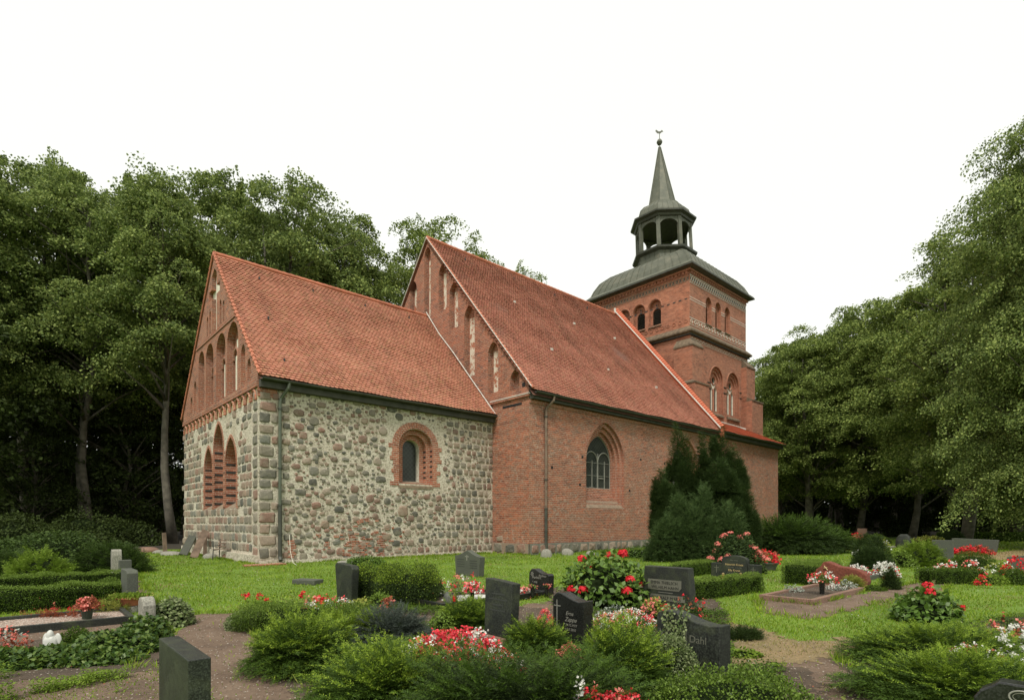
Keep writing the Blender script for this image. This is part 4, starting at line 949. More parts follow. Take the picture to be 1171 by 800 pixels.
        if tips:
            m_=(P[:,2]>h*.55)&(r_.random(n)<.55)|(r_.random(n)<.08); vv=v.reshape(-1,4,3); a_=vv[~m_].reshape(-1,3); b_=vv[m_].reshape(-1,3); parts.append((a_,Q4(a_),LM[mm])); parts.append((b_,Q4(b_),LM[tips]))
        else: parts.append((v,Q4(v),LM[mm]))
    lc=(loc[0],loc[1],z0)
    if flowers:
        o=empty(name,lc,rz,label=label,cat=cat,group=group); f=finish('foliage',parts,(0,0,0),0,o)
        for (mt,cnt,fr_,fs_) in flowers:      # material, number of heads, radius of a head, petals per head
            P,N=dome(cnt,rx,ry,h,r_,e,rg,fr,sd,shell=(1.0,1.08)); P[:,2]=np.maximum(P[:,2],h*.35)
            for i in range(cnt):
                q=unit(r_.normal(size=(fs_,3))); q[:,2]=np.abs(q[:,2])*.7; pos=P[i]+q*fr_*r_.uniform(.75,1,(fs_,1)); A=np.cross(q,r_.normal(size=(fs_,3)))
                v=kites(pos,A,q,fr_*.62,fr_*.5,.1)
                finish('flower_head',[(v,Q4(v),LM[mt])],(0,0,0),0,o)
        return o
    if parent: return finish(name,parts,lc,rz,parent)
    return finish(name,parts,lc,rz,label=label,cat=cat,group=group)
def hedge(name,label,loc,L,Wd,h,rz,kind='box',dens=1.0,group=None,tips=None,size=1.0,cat='hedge',rough=.03):
    SEED[0]+=1; r_=np.random.default_rng(SEED[0]); a=[L*Wd,L*h*2,Wd*h*2]; tot=sum(a)
    dn={'box':6000,'yew_dark':900,'yew':700}[kind]; n=int(dn*tot*dens/size**1.7)
    f=r_.choice(3,n,p=np.array(a)/tot); u=r_.uniform(-.5,.5,n); v_=r_.uniform(-.5,.5,n); s_=np.where(r_.random(n)<.5,-1,1.)
    P=np.zeros((n,3)); N=np.zeros((n,3))
    m=f==0; P[m]=np.stack([u*L,v_*Wd,np.full(n,h)],1)[m]; N[m]=(0,0,1)
    m=f==1; P[m]=np.stack([u*L,s_*Wd/2,(v_+.5)*h],1)[m]; N[m,1]=s_[m]
    m=f==2; P[m]=np.stack([s_*L/2,u*Wd,(v_+.5)*h],1)[m]; N[m,0]=s_[m]
    P+=N*(rough*2*sn(P,5/ max(.4,h),SEED[0])+r_.normal(0,rough*.5,n)-.01)[:,None]; P[:,2]=np.maximum(P[:,2],.005)
    cv=np.array([(x*L*.5-.05*x,y*Wd*.5-.05*y,z) for z in (-.05,h-.05) for x,y in ((-1,-1),(1,-1),(1,1),(-1,1))]); cf=np.array([(4,5,6,7),(0,1,5,4),(1,2,6,5),(2,3,7,6),(3,0,4,7)]); parts=[(cv,cf,LM['core'])]
    if kind=='box':
        vv=kites(P,N*.8+r_.normal(0,.7,(n,3)),N+r_.normal(0,.7,(n,3)),.024*size*r_.uniform(.7,1.3,n),.015*size,.1)
    else:
        D=N+np.array([0,0,.35])+r_.normal(0,.4,(n,3)); vv=shoots(P-unit(D)*.06,D,.12*size*r_.uniform(.6,1.4,n),r_,12,.026*size,.006*size,.8)
    if tips:
        r4=len(vv)//len(P) if kind!='box' else 4
        q=vv.reshape(-1,4,3); top=q[:,0,2]>h*.86; t_=q[top&(r_.random(len(q))<.7)].reshape(-1,3); o_=q[~top].reshape(-1,3); parts+= [(o_,Q4(o_),LM['box' if kind=='box' else kind]),(t_,Q4(t_),LM[tips])]
    else: parts.append((vv,Q4(vv),LM[kind]))
    return finish(name,parts,(loc[0],loc[1],0),rz,label=label,cat=cat,group=group)
def flower_patch(name,label,loc,rx,ry,h,mats,n,fs=.035,leafm='hydr',rz=0,cat='flowers',group=None,per=7,leafs=.05,ld=900,z0=0.0,parent=None):
    """a low bedding plant: leaves and many small blooms"""
    SEED[0]+=1; r_=np.random.default_rng(SEED[0]); m=int(ld*rx*ry*4); parts=[]
    P,N=dome(m,rx,ry,h,r_,1,.2,4/max(rx,.2),SEED[0],shell=(.45,1)); v=kites(P,N+r_.normal(0,.7,(m,3)),np.array([0,0,1.])+r_.normal(0,.5,(m,3)),leafs*r_.uniform(.6,1.2,m),leafs*.6,.1); parts.append((v,Q4(v),LM[leafm]))
    P,N=dome(n,rx,ry,h,r_,1,.2,4/max(rx,.2),SEED[0],shell=(.95,1.1))
    k=sn(P,5/max(rx,.2),SEED[0]+5); pick=((k+r_.normal(0,.25,n)+1)/2*len(mats)).astype(int).clip(0,len(mats)-1)
    for i,mt in enumerate(mats):
        q=P[pick==i]
        if len(q)==0: continue
        q=np.repeat(q,per,0)+r_.normal(0,fs*.42,(len(q)*per,3)); w=len(q)
        v=kites(q,r_.normal(size=(w,3)),np.array([-.2,-.5,.8])+r_.normal(0,.5,(w,3)),fs*r_.uniform(.7,1.2,w),fs*.8,.15); parts.append((v,Q4(v),LM[mt]))
    if parent: return finish(name,parts,(*loc[:2],z0),rz,parent)
    return finish(name,parts,(loc[0],loc[1],z0),rz,label=label,cat=cat,group=group)
# ---------------------------------------------------------------- ground
def inpoly(X,Y,poly):
    c=np.zeros(X.shape,bool); n=len(poly)
    for i in range(n):
        x0,y0=poly[i];x1,y1=poly[(i+1)%n]
        if y0==y1: continue
        m=((Y<y0)!=(Y<y1))&(X<(x1-x0)*(Y-y0)/(y1-y0)+x0); c^=m
    return c
def ground_mat():
    t=NT('lawn'); o=t.coord(); a=t.noise(.35,5,o,rough=.6); b=t.noise(3,6,o,rough=.7); c=t.noise(45,3,o)
    k=t.ramp(a.outputs[0],[(.3,(.10,.175,.012)),(.5,(.13,.22,.015)),(.7,(.165,.26,.02))]); k=t.mix(t.ramp(b.outputs[0],[(.56,0.),(.70,.5)]),k,(.20,.19,.06)); k=t.mix(.7,k,t.ramp(c.outputs[0],[(.35,.35),(.65,1.35)]),'MULTIPLY')
    t.base(k); t.rough(.95); t.bump(c.outputs[0],1,.03); return t.m
def soil_mat(name,c0,c1,c2,bits=(.45,.4,.33)):
    t=NT(name); o=t.coord(); a=t.noise(1.6,5,o,rough=.65); b=t.noise(30,5,o,rough=.75); v=t.n('TexVoronoi'); v.inputs['Scale'].default_value=26; t.l(o,v.inputs['Vector'])
    k=t.ramp(a.outputs[0],[(.3,c0),(.5,c1),(.7,c2)]); k=t.mix(.6,k,t.ramp(b.outputs[0],[(.3,.45),(.7,1.4)]),'MULTIPLY'); wn=t.n('SeparateColor'); t.l(v.outputs['Color'],wn.inputs[0])
    k=t.mix(t.math('MULTIPLY',t.math('LESS_THAN',v.outputs[0],.22),t.math('GREATER_THAN',wn.outputs[0],.80)),k,bits); t.base(k); t.rough(.95); t.bump(b.outputs[0],.9,.02); return t.m
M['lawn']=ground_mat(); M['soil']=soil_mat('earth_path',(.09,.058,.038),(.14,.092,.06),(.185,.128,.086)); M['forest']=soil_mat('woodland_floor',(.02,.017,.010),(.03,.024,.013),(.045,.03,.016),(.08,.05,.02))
M['bed']=soil_mat('grave_bed_soil',(.045,.032,.02),(.07,.048,.03),(.10,.07,.045))
M['dry']=soil_mat('dry_grass_soil',(.16,.12,.055),(.22,.16,.075),(.26,.17,.085),(.35,.25,.12))
def gravel_mat():
    t=NT('pale_gravel'); o=t.coord(); v=t.n('TexVoronoi'); v.inputs['Scale'].default_value=42; t.l(o,v.inputs['Vector']); s=t.n('SeparateColor'); t.l(v.outputs['Color'],s.inputs[0])
    t.base(t.mix(t.ramp(v.outputs[0],[(.25,0.),(.5,.8)]),t.ramp(s.outputs[0],[(0,(.65,.60,.53)),(.35,(.50,.33,.25)),(.6,(.62,.54,.46)),(.85,(.38,.20,.14)),(1,(.7,.67,.6))]),(.1,.07,.05))); t.rough(.9); t.bump(v.outputs[0],-1,.02); return t.m
M['gravel']=gravel_mat()
g=MB(); n_=40; 
g.add([(-400,-300,0),(400,-300,0),(400,500,0),(-400,500,0)],[(0,1,2,3)]); g.build('ground',[M['lawn']],kind='structure')
PXY=lambda L:[tuple(G(a,b)) for a,b in L]
path_a=PXY([(205,703),(285,701),(292,722),(300,745),(335,772),(380,805),(400,850),(235,850),(222,790),(205,765),(150,765),(165,740),(205,725)])
path_l=PXY([(-60,724),(150,711),(182,697),(203,703),(212,715),(150,735),(60,745),(-60,765)])
path_w=PXY([(-80,772),(120,762),(205,768),(225,860),(-80,860)])
path_s=PXY([(147,662),(157,659),(178,690),(160,700)])
path_b=PXY([(900,752),(945,748),(1010,790),(1050,850),(870,850),(895,790)])
path_c=PXY([(430,702),(500,704),(600,692),(655,682),(700,690),(650,712),(600,714),(500,720)])
path_d=PXY([(866,684),(931,690.5),(1003,675),(1060,664),(1085,668),(1080,680),(1000,690),(930,708),(870,700)])
dry_p=PXY([(835,712),(880,722),(920,735),(960,728),(1005,740),(960,752),(900,758),(835,762)])
dry_q=PXY([(1095,636),(1171,628),(1200,640),(1110,640)])
def sheet(name,poly,mat,z,cell=.05,nz=.12,sd=1):
    P=np.array(poly); x0,y0=P.min(0)-.3; x1,y1=P.max(0)+.3
    xs=np.arange(x0,x1,cell); ys=np.arange(y0,y1,cell); X,Y=np.meshgrid(xs,ys,indexing='ij'); cx,cy_=X+cell/2,Y+cell/2
    q=np.stack([cx.ravel(),cy_.ravel(),0*cx.ravel()],1); dx=(sn(q,9,sd)*nz+sn(q,34,sd+3)*nz*.6).reshape(cx.shape); dy=(sn(q,9,sd+1)*nz+sn(q,31,sd+4)*nz*.6).reshape(cx.shape)
    m=inpoly(cx+dx,cy_+dy,poly); I,J=np.nonzero(m); w=len(ys)+1
    vx=np.concatenate([xs,[xs[-1]+cell]]); vy=np.concatenate([ys,[ys[-1]+cell]]); VX,VY=np.meshgrid(vx,vy,indexing='ij'); V_=np.stack([VX.ravel(),VY.ravel(),np.full(VX.size,z)],1)
    F_=np.stack([I*w+J,(I+1)*w+J,(I+1)*w+J+1,I*w+J+1],1); us,inv=np.unique(F_,return_inverse=True); me=np_mesh(name,V_[us],[inv.reshape(-1,4)],[mat]); return link(name,me,kind='structure')
for i,(nm,pl,mt,z) in enumerate((('path',path_a,'soil',.004),('path',path_l,'soil',.008),('path',path_w,'soil',.012),('path',path_s,'soil',.004),('path',path_b,'soil',.004),('path',path_c,'soil',.004),('path',path_d,'soil',.004),('dry_lawn_patch',dry_p,'dry',.008),('dry_lawn_patch',dry_q,'dry',.004))): sheet(nm,pl,M[mt],z,sd=i*7+1)
def flat(name,poly,mat,z): m=MB(); m.add([(a,b,z) for a,b in poly],[tuple(range(len(poly)))]); return m.build(name,[mat],kind='structure')
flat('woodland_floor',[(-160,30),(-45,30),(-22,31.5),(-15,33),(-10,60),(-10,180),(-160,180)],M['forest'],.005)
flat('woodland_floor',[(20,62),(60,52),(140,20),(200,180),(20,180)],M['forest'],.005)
bed_polys=[PXY([(285,705),(500,690),(560,692),(700,700),(830,700),(840,760),(930,765),(960,850),(420,850),(300,760)]),PXY([(620,672),(800,668),(830,700),(640,700)]),PXY([(955,770),(1000,730),(1200,700),(1300,850),(1000,850)]),PXY([(-60,740),(180,720),(215,735),(190,765),(-60,790)])]
sheet('grave_bed',bed_polys[0],M['bed'],.006,sd=60); sheet('grave_bed',bed_polys[1],M['bed'],.010,sd=61); sheet('grave_bed',bed_polys[2],M['bed'],.006,sd=62); sheet('grave_bed',bed_polys[3],M['bed'],.016,sd=63)
# grave plots with kerbs, laid out parallel to the church
def cxy(c,a,b): return (c[0]+U[0]*a+V[0]*b, c[1]+U[1]*a+V[1]*b)      # a along the church to the west, b to the north
plots=[]
def granite(name,c,sp=.5,rough=.35,sc=90,moss=0):
    t=NT(name); o=t.coord(); a=t.noise(sc,3,o); b=t.noise(4,5,o,rough=.7); k=t.ramp(a.outputs[0],[(.35,tuple(x*(1-sp) for x in c)),(.5,c),(.66,tuple(min(1,x*(1+sp)+.01) for x in c))]); k=t.mix(.5,k,t.ramp(b.outputs[0],[(.3,.65),(.7,1.15)]),'MULTIPLY')
    if moss: k=t.mix(t.math('MULTIPLY',t.ramp(b.outputs[0],[(.48,0.),(.7,1.)]),moss),k,(.09,.11,.035))
    t.base(k); t.rough(t.ramp(b.outputs[0],[(.3,rough),(.7,min(1,rough+.25))])); t.bump(a.outputs[0],.12,.003); return t.m
M['g_black']=granite('polished_black_granite',(.013,.014,.012),.6,.16); M['g_dark']=granite('dark_granite',(.011,.014,.009),.9,.5,60,.3); M['g_speck']=granite('speckled_granite',(.012,.015,.010),1.6,.4,120,.3)
M['g_grey']=granite('grey_granite',(.065,.07,.054),.35,.6,70,.2); M['g_pale']=granite('pale_granite',(.24,.23,.19),.35,.8,40,.15); M['g_red']=granite('red_brown_stone',(.15,.04,.022),.25,.9,30); M['g_brown']=granite('brown_kerb_stone',(.20,.115,.08),.3,.7,40,.1)
M['letter']=simple('silver_lettering',(.23,.225,.19),.5,.1,5,bump=0); M['gold']=simple('gold_lettering',(.45,.33,.15),.5,.1,5,bump=0); M['plaque']=simple('metal_plaque',(.15,.15,.115),.45,.2,5,metal=.3); M['dull']=simple('worn_lettering',(.03,.034,.027),.8,.1,5,bump=0)
M['terra']=simple('terracotta',(.38,.13,.07),.85,.25,9); M['pot_g']=simple('dark_green_plastic',(.02,.035,.02),.5,.1,3,bump=0); M['candle']=simple('red_candle_plastic',(.45,.012,.015),.25,.1,3,bump=0); M['gold_lid']=simple('brass_lid',(.35,.25,.12),.4,.1,5,metal=.8,bump=0); M['white_c']=simple('white_ceramic',(.5,.5,.46),.5,.05,3,bump=0)
def plot(label,c,La,Wb,kmat,fill,group=None,kh=.12,kw=.07):
    """c = near (south-east) corner; the plot runs La to the west and Wb to the north"""
    plots.append([cxy(c,0,0),cxy(c,La,0),cxy(c,La,Wb),cxy(c,0,Wb)])
    o=empty('grave_surround',(*c,0),CR,label=label,cat='grave border',group=group)
    m=MB(); m.box(kw,La-kw,kw,Wb-kw,-.05,kh-.05,0); m.build('bed',[fill],o)
    for b in ((0,La,0,kw),(0,La,Wb-kw,Wb),(0,kw,kw+.003,Wb-kw-.003),(La-kw,La,kw+.003,Wb-kw-.003)):
        m=MB(); m.box(*b,-.05,kh); m.build('kerb',[kmat],o,bevel=.008)
    return o
cA=G(154,712); plot('low dark kerb round the pale gravel grave at the left edge',cxy(cA,-2.9,0),2.9,1.25,M['g_dark'],M['gravel'])
cB=G(505,698); plot('black granite kerb round the small grave with a white fleece bed',tuple(cB),2.75,1.15,M['g_black'],M['bed'],kh=.13)
cC=G(931,692); plot('reddish brown stone kerb in front of the rounded red boulder',tuple(cC),3.0,1.05,M['g_brown'],M['bed'],kh=.11,kw=.10)
cD=GD(985,14.6); plot('pale stone kerb behind the red boulder with a flat open book stone',tuple(cD),2.6,1.3,M['g_grey'],M['bed'])
cE=GD(955,30); plot('far low pale kerb beside the brown stele',tuple(cE),3,1.4,M['g_pale'],M['lawn'],kh=.1)
cF=GD(1008,32); plot('far low pale kerb in front of the round dark boulder',tuple(cF),3,1.4,M['g_pale'],M['bed'],kh=.1)
# ---------------------------------------------------------------- gravestones
def stone_g(label,loc,out,th,mat,lean=0,group=None,rz=0,name='gravestone',cat='gravestone',z0=0,bev=.012):
    o=empty(name,(loc[0],loc[1],z0),R(90)-TH-R(90)+rz,label=label,cat=cat,group=group); o.rotation_euler=(lean,0,-TH+rz)
    m=MB(); m.prism(out,-th/2,th/2,1,0)
    # prism faces need outward normals
    me=m.mesh('slab',[mat]); bm=bmesh.new(); bm.from_mesh(me); bmesh.ops.recalc_face_normals(bm,faces=bm.faces); bm.to_mesh(me); bm.free()
    s=link('slab',me,o); b=s.modifiers.new('bevel','BEVEL'); b.width=bev; b.segments=2; b.limit_method='ANGLE'; b.angle_limit=R(40); return o
def text(o,s,x,z,size,mat,th,name='inscription',al='CENTER',shear=0):
    cu=bpy.data.curves.new(name,'FONT'); cu.body=s; cu.size=size; cu.align_x=al; cu.extrude=.0012; cu.shear=shear; cu.materials.append(mat)
    tmp=bpy.data.objects.new('text',cu); C.objects.link(tmp); me=bpy.data.meshes.new_from_object(tmp); bpy.data.objects.remove(tmp); bpy.data.curves.remove(cu)
    q=bpy.data.objects.new(name,me); C.objects.link(q); q.parent=o; q.rotation_euler=(R(90),0,0); q.location=(x,-th/2-.0018,z); return q
def part(o,name,mb,mat,**k): return mb.build(name,mat if isinstance(mat,list) else [mat],o,**k)
def rect(w,h): return [(-w/2,0),(w/2,0),(w/2,h),(-w/2,h)]
# 1 speckled stone at the lower left
c=np.array([-1.866,3.2]); ctr=c+V*.42+U*.06
stone_g('tall dark speckled granite stone seen end on at the path\'s lower left',ctr,rect(.84,.80),.12,M['g_speck'],bev=.006)
# 2
o=stone_g('plain dark stone with clipped corners beside two clipped dark bushes',GD(397,11.2),[(-.30,0),(.32,0),(.38,.66),(.33,.73),(-.34,.76),(-.40,.70)],.15,M['g_dark'])
# 3
ctr=GD(537,16.4); o=stone_g('grey gravestone with pointed top and a small cross on the lawn before the chancel',ctr,[(-.55,0),(.55,0),(.6,.58),(.45,.60),(.25,.66),(0,.76),(-.25,.66),(-.45,.60),(-.6,.58)],.2,M['g_grey'])
m=MB(); m.box(-.015,.015,-.106,-.10,.46,.62); m.box(-.09,.09,-.106,-.10,.56,.585); part(o,'cross',m,M['letter'])
for x,z,s in ((-.3,.48,'RUHE'),(.3,.48,'SANFT'),(-.3,.38,'HIER'),(.3,.38,'RUHT')): pass
for z in (.47,.40,.33,.26): 
    m=MB(); m.box(-.48,-.12,-.104,-.10,z,z+.02); m.box(.14,.48,-.104,-.10,z-.02,z); part(o,'inscription',m,M['dull'])
# 4
o=stone_g('small polished black stone with white writing at the kerbed grave',GD(619,12.3),[(-.28,0),(.30,0),(.31,.42),(.28,.46),(.12,.46),(.02,.49),(-.12,.55),(-.22,.55),(-.30,.47),(-.31,.30)],.17,M['g_black'])
text(o,'Herbert',-.06,.34,.085,M['letter'],.17); text(o,'Andreas',.12,.39,.07,M['letter'],.17); text(o,'* 1938',-.12,.24,.06,M['letter'],.17)
m=MB(); 
for k in range(6): m.add([(-.2+.05*math.cos(k*1.05),-.088,.44+.05*math.sin(k*1.05)),(-.2,-.088,.44),(-.2+.05*math.cos(k*1.05+.5),-.088,.44+.05*math.sin(k*1.05+.5))],[(0,1,2)])
part(o,'rose_emblem',m,M['letter'])
# 5
o=stone_g('plain dark slab leaning on a sandstone foot in the middle foreground',GD(572,7.15),[(-.25,.13),(.25,.13),(.27,.82),(.0,.845),(-.27,.86)],.14,M['g_dark'],lean=R(-3))
for k_,w_ in enumerate((.13,.17,.10,.15)):
    q_=MB(); q_.box(-w_,w_,-.0725,-.070,.66-.07*k_,.678-.07*k_); part(o,'inscription',q_,M['dull'])
m=MB(); m.box(-.29,.29,-.13,.13,-.02,.13); part(o,'foot',m,M['g_brown'],bevel=.01)
# 6
ctr=GD(655,7.35)
topc=[(.27,.58),(.18,.565),(.08,.585),(-.02,.62),(-.12,.655),(-.18,.66),(-.22,.64),(-.27,.60)]
o=stone_g('black stone with wavy top, thin cross and silver writing in the middle foreground',ctr,[(-.265,0),(.265,0)]+topc,.20,M['g_black'])
m=MB(); m.box(-.196,-.184,-.104,-.1,.22,.56); m.box(-.245,-.125,-.104,-.1,.475,.487); part(o,'cross',m,M['letter'])
text(o,'Erna',.03,.375,.072,M['letter'],.20,shear=.35); text(o,'Zappe',.05,.295,.080,M['letter'],.20,shear=.35); text(o,'* 14.12.1917',.05,.235,.044,M['letter'],.20); text(o,'\u2020 2.7.2010',.05,.178,.044,M['letter'],.20)
# 7
o=stone_g('dark trapezoid stone with two metal name plates behind the red hydrangea',GD(764,10.1),[(-.50,0),(.53,0),(.45,.78),(-.44,.78)],.2,M['g_dark'])
m=MB(); m.prism([(-.36,.36),(.28,.36),(.33,.42),(.33,.55),(-.36,.55)],-.106,-.101); part(o,'name_plate',m,M['plaque'])
m=MB(); m.box(-.36,.40,-.106,-.101,.17,.28); part(o,'name_plate',m,M['plaque']); m=MB(); m.box(-.14,.16,-.104,-.1,.315,.322); part(o,'dash',m,M['letter'])
text(o,'EMMA THIELSCH',-.02,.47,.075,M['g_black'],.214); text(o,'WILHELM HAHN',.0,.385,.075,M['g_black'],.214); text(o,'HEIN  RALF MARX',.0,.195,.08,M['g_black'],.214)
# 8
o=stone_g('large dark stone with curved top, half grown over by variegated ivy',GD(790,5.62),[(-.28,0),(.37,0),(.355,.60),(.26,.585),(.12,.60),(-.02,.64),(-.14,.675),(-.26,.68),(-.33,.655),(-.345,.60),(-.33,.42)],.22,M['g_dark'],lean=R(-2))
text(o,'Dahl',.13,.40,.10,M['dull'] if 0 else M['plaque'],.22); text(o,'W.',-.24,.42,.10,M['plaque'],.22); m=MB(); m.box(-.005,.008,-.113,-.11,.36,.50); part(o,'cross',m,M['plaque'])
# 9
ctr=GD(841,15.6); arc=[(.37*math.cos(PI*k/10)*1.0,.52+.13*math.sin(PI*k/10)) for k in range(11)]
o=stone_g('dark stone with arched centre and lower cross wings behind the clipped hedge',ctr,[(-.37,0),(.37,0)]+arc,.16,M['g_dark'])
for sx in (-1,1):
    m=MB(); a,b=sorted((sx*.372,sx*.70)); m.box(a,b,-.06,.10,0,.42); w=part(o,'wing',m,M['g_dark'],bevel=.01)
    m=MB(); m.box(sx*.53-.008,sx*.53+.008,-.065,-.061,.14,.36); m.box(sx*.53-.07,sx*.53+.07,-.065,-.061,.28,.295); m.build('cross',[M['plaque']],w)
text(o,'Hier ruhen',0,.50,.05,M['plaque'],.16); text(o,'Heinrich Kruse',0,.37,.085,M['gold'],.16); text(o,'* 12.8.1910   \u2020 3.5.1984',0,.30,.045,M['plaque'],.16); text(o,'Elly Kruse',0,.21,.085,M['gold'],.16); text(o,'* 7.3.1915   \u2020 9.1.1998',0,.14,.045,M['plaque'],.16)
# 10 red boulder
def boulder(name,label,loc,rx,ry,h,mat,cat='stone',sd=1,rz=0,z0=0,group=None,e=.8,rg=.1,parent=None):
    n1,n2=28,12; v=[]
    for j in range(n2+1):
        for i in range(n1): a=2*PI*i/n1;b=PI/2*j/n2; v.append((math.cos(a)*math.cos(b),math.sin(a)*math.cos(b),math.sin(b)))
    v=np.array(v); q=np.sign(v)*np.abs(v)**e; P=q*np.array([rx,ry,h]); P=P*(1+rg*sn(v,2.2,sd)+rg*.25*sn(v,8,sd+1))[:,None]; P[:n1,2]=-.03
    F_=np.array([(j*n1+i,j*n1+(i+1)%n1,(j+1)*n1+(i+1)%n1,(j+1)*n1+i) for j in range(n2) for i in range(n1)])
    return link(name,np_mesh(name,P,[F_],[mat],smooth=True),parent,(loc[0],loc[1],z0),rz,label=label,cat=cat,group=group)
ctr=GD(964,13.4); o=stone_g('reddish brown boulder gravestone with a rounded uneven back',ctr,[(-.56,0),(.52,0),(.56,.2),(.52,.36),(.38,.46),(.18,.50),(-.05,.52),(-.22,.60),(-.34,.63),(-.40,.60),(-.46,.50),(-.57,.41),(-.55,.3),(-.60,.2)],.30,M['g_red'],bev=.025)
m=MB(); m.tube([(-.36,-.175,.52),(-.28,-.18,.42)],.012,6); m.tube([(-.37,-.175,.47),(-.29,-.18,.49)],.010,6); part(o,'cross',m,M['gold'])
# far stones
stone_g('far brown rectangular stele at the foot of the dark trees',GD(986,44),rect(.62,1.05),.25,M['g_brown'])
boulder('gravestone','far dark rounded boulder with pale inscription lines',GD(1034,34),.42,.25,.85,M['g_dark'],'gravestone',3,-TH,e=.55)
boulder('gravestone','farthest low dark boulder half hidden behind yellow green plants',GD(1051,40),.5,.3,.5,M['g_dark'],'gravestone',4,-TH,e=.6)
stone_g('grey upright stone behind the feathery green plants at the right',GD(1078,23.5),rect(.72,.82),.2,M['g_grey'])
stone_g('wide grey stone behind a row of red flowers',GD(1115,29),[(-.92,0),(.86,0),(.95,.66),(-.85,.72),(-.95,.70)],.25,M['g_grey'])
stone_g('grey stone with sloping shoulder at the right edge behind red flowers',GD(1172,17.5),[(-.45,0),(.5,0),(.5,.62),(.2,.60),(-.15,.50),(-.42,.47)],.18,M['g_grey'])
boulder('gravestone','brownish low stone beside the distant round shrub',GD(1075,37),.5,.3,.45,M['g_brown'],'gravestone',5,-TH,e=.5)
# 17 corner stone with rings
c=np.array([2.97,3.42]); w=.95
o=stone_g('black polished stone with two linked rings at the lower right corner',c-V*(w/2)+U*.07,[(-w/2-.10,0),(w/2,0),(w/2,.62),(-w/2+.02,.62),(-w/2-.02,.585),(-w/2-.07,.55),(-w/2-.10,.50)],.14,M['g_black'])
for dx in (0,.075):
    m=MB(); m.tube([(-w/2+.13+dx+.062*math.cos(2*PI*k/28),-.072,.545+.04*math.sin(2*PI*k/28)) for k in range(29)],.005,6,cap=False); part(o,'ring',m,M['letter'])
    m=MB(); m.tube([(-w/2+.13+dx+.045*math.cos(2*PI*k/28),-.071,.545+.026*math.sin(2*PI*k/28)) for k in range(29)],.003,6,cap=False); part(o,'ring',m,M['plaque'])
# left group
stone_g('mottled pale stone with rounded top, farthest of the three at the left hedges',GD(133,16.6),[(-.15,0),(.15,0),(.155,.6),(.12,.72),(.05,.77),(-.05,.77),(-.12,.72),(-.155,.6)],.24,M['g_pale'])
stone_g('small pale grey block stone in the middle of the three at the left hedges',GD(143,14.2),rect(.20,.62),.26,M['g_grey'])
stone_g('tall grey green stone above the terracotta bowl at the left gravel grave',GD(148,10.6),[(-.36,0),(.36,0),(.36,.64),(.30,.69),(-.36,.69)],.18,M['g_grey'])
stone_g('low rough pale stone swallowed by ivy beside the earth path',GD(168,8.35),[(-.19,0),(.2,0),(.21,.36),(.15,.45),(.04,.48),(-.12,.46),(-.2,.40)],.17,M['g_pale'],bev=.03)
# ---------------------------------------------------------------- small grave furniture
def lathe(prof,n=20,mi=0):
    m=MB(); m.rings([[(r_*math.cos(2*PI*k/n),r_*math.sin(2*PI*k/n),z) for k in range(n)] for r_,z in prof],mi,True,True); return m
def pot(label,loc,r_,h,mat,mats,n,plant='hydr',ph=.15,z0=.0,cat='flower pot',name='flower_pot',pr=None,fs=.04,leafm='hydr',sx=1):
    o=empty(name,(loc[0],loc[1],z0),0,label=label,cat=cat); m=lathe([(r_*.72,0),(r_*.98,h*.85),(r_*1.08,h*.86),(r_*1.08,h),(r_*.95,h),(r_*.93,h*.9)]); q=part(o,'pot',m,mat,smooth=False); q.scale=(sx,1,1)
    flower_patch('plant',None,(0,0),(pr or r_*1.5)*sx,(pr or r_*1.5),ph,mats,n,fs,leafm,parent=o,z0=h*.9,ld=2400,leafs=.045); return o
pot('dark green pot with faded rust coloured flowers on the pale gravel',GD(99.5,8.75),.085,.20,M['pot_g'],['rust','coral'],60,z0=.06,ph=.16,pr=.15,leafm='rust')
pot('wide terracotta bowl at the foot of the grey green stone',GD(150,9.9),.24,.15,M['terra'],['yellow'],10,z0=.12,ph=.06,leafm='weed')
o=boulder('stone_block','pale stone block under the terracotta bowl',GD(150,9.95),.22,.2,.13,M['g_pale'],'stone',9,e=.4)
pot('small terracotta dish behind the tall grey green stone',GD(139,10.9),.14,.10,M['terra'],['yellow'],6,z0=.22,ph=.05,leafm='weed')
def lantern(label,loc,z0,s=1.0,group=None):
    o=empty('grave_candle',(loc[0],loc[1],z0),0,label=label,cat='grave candle',group=group); part(o,'cup',lathe([(.03*s,0),(.034*s,.02*s),(.034*s,.10*s),(.028*s,.11*s)]),M['candle']); part(o,'lid',lathe([(.029*s,.111*s),(.032*s,.115*s),(.03*s,.135*s),(.01*s,.15*s)]),M['gold_lid'])
lantern('left red candle at the foot of the arched stone with wings',GD(827,15.2),.0,1.35); lantern('right red candle at the foot of the arched stone with wings',GD(847,15.2),.0,1.35)
lantern('red candle cup on the black kerb of the white bedded grave',GD(520,10.45),.09,1.1)
boulder('fleece_bed','white plastic sheet weighed down inside the black kerb',cxy(tuple(cB),.95,.5),.62,.36,.14,M['white_c'],'grave cover',12,CR,rg=.12)
boulder('glass_dome','small grey glass dome on the black kerbed grave',GD(513,10.5),.10,.10,.20,M['g_grey'],'ornament',13,0,z0=.06)
pot('slim dark vase of pink and red flowers on the black kerbed grave',GD(540,10.5),.045,.24,M['g_black'],['coral','pinkred','white'],34,z0=.06,ph=.16,pr=.16,fs=.05,name='flower_vase',cat='flower vase')
pot('square dark vase of salmon roses before the small black stone',GD(625,11.6),.05,.18,M['g_black'],['coral'],5,z0=.08,ph=.05,pr=.06,fs=.05,name='flower_vase',cat='flower vase')
pot('small black vase left of the salmon roses at the small black stone',GD(609,11.4),.05,.20,M['g_black'],['coral'],4,z0=.07,ph=.05,pr=.08,name='flower_vase',cat='flower vase')
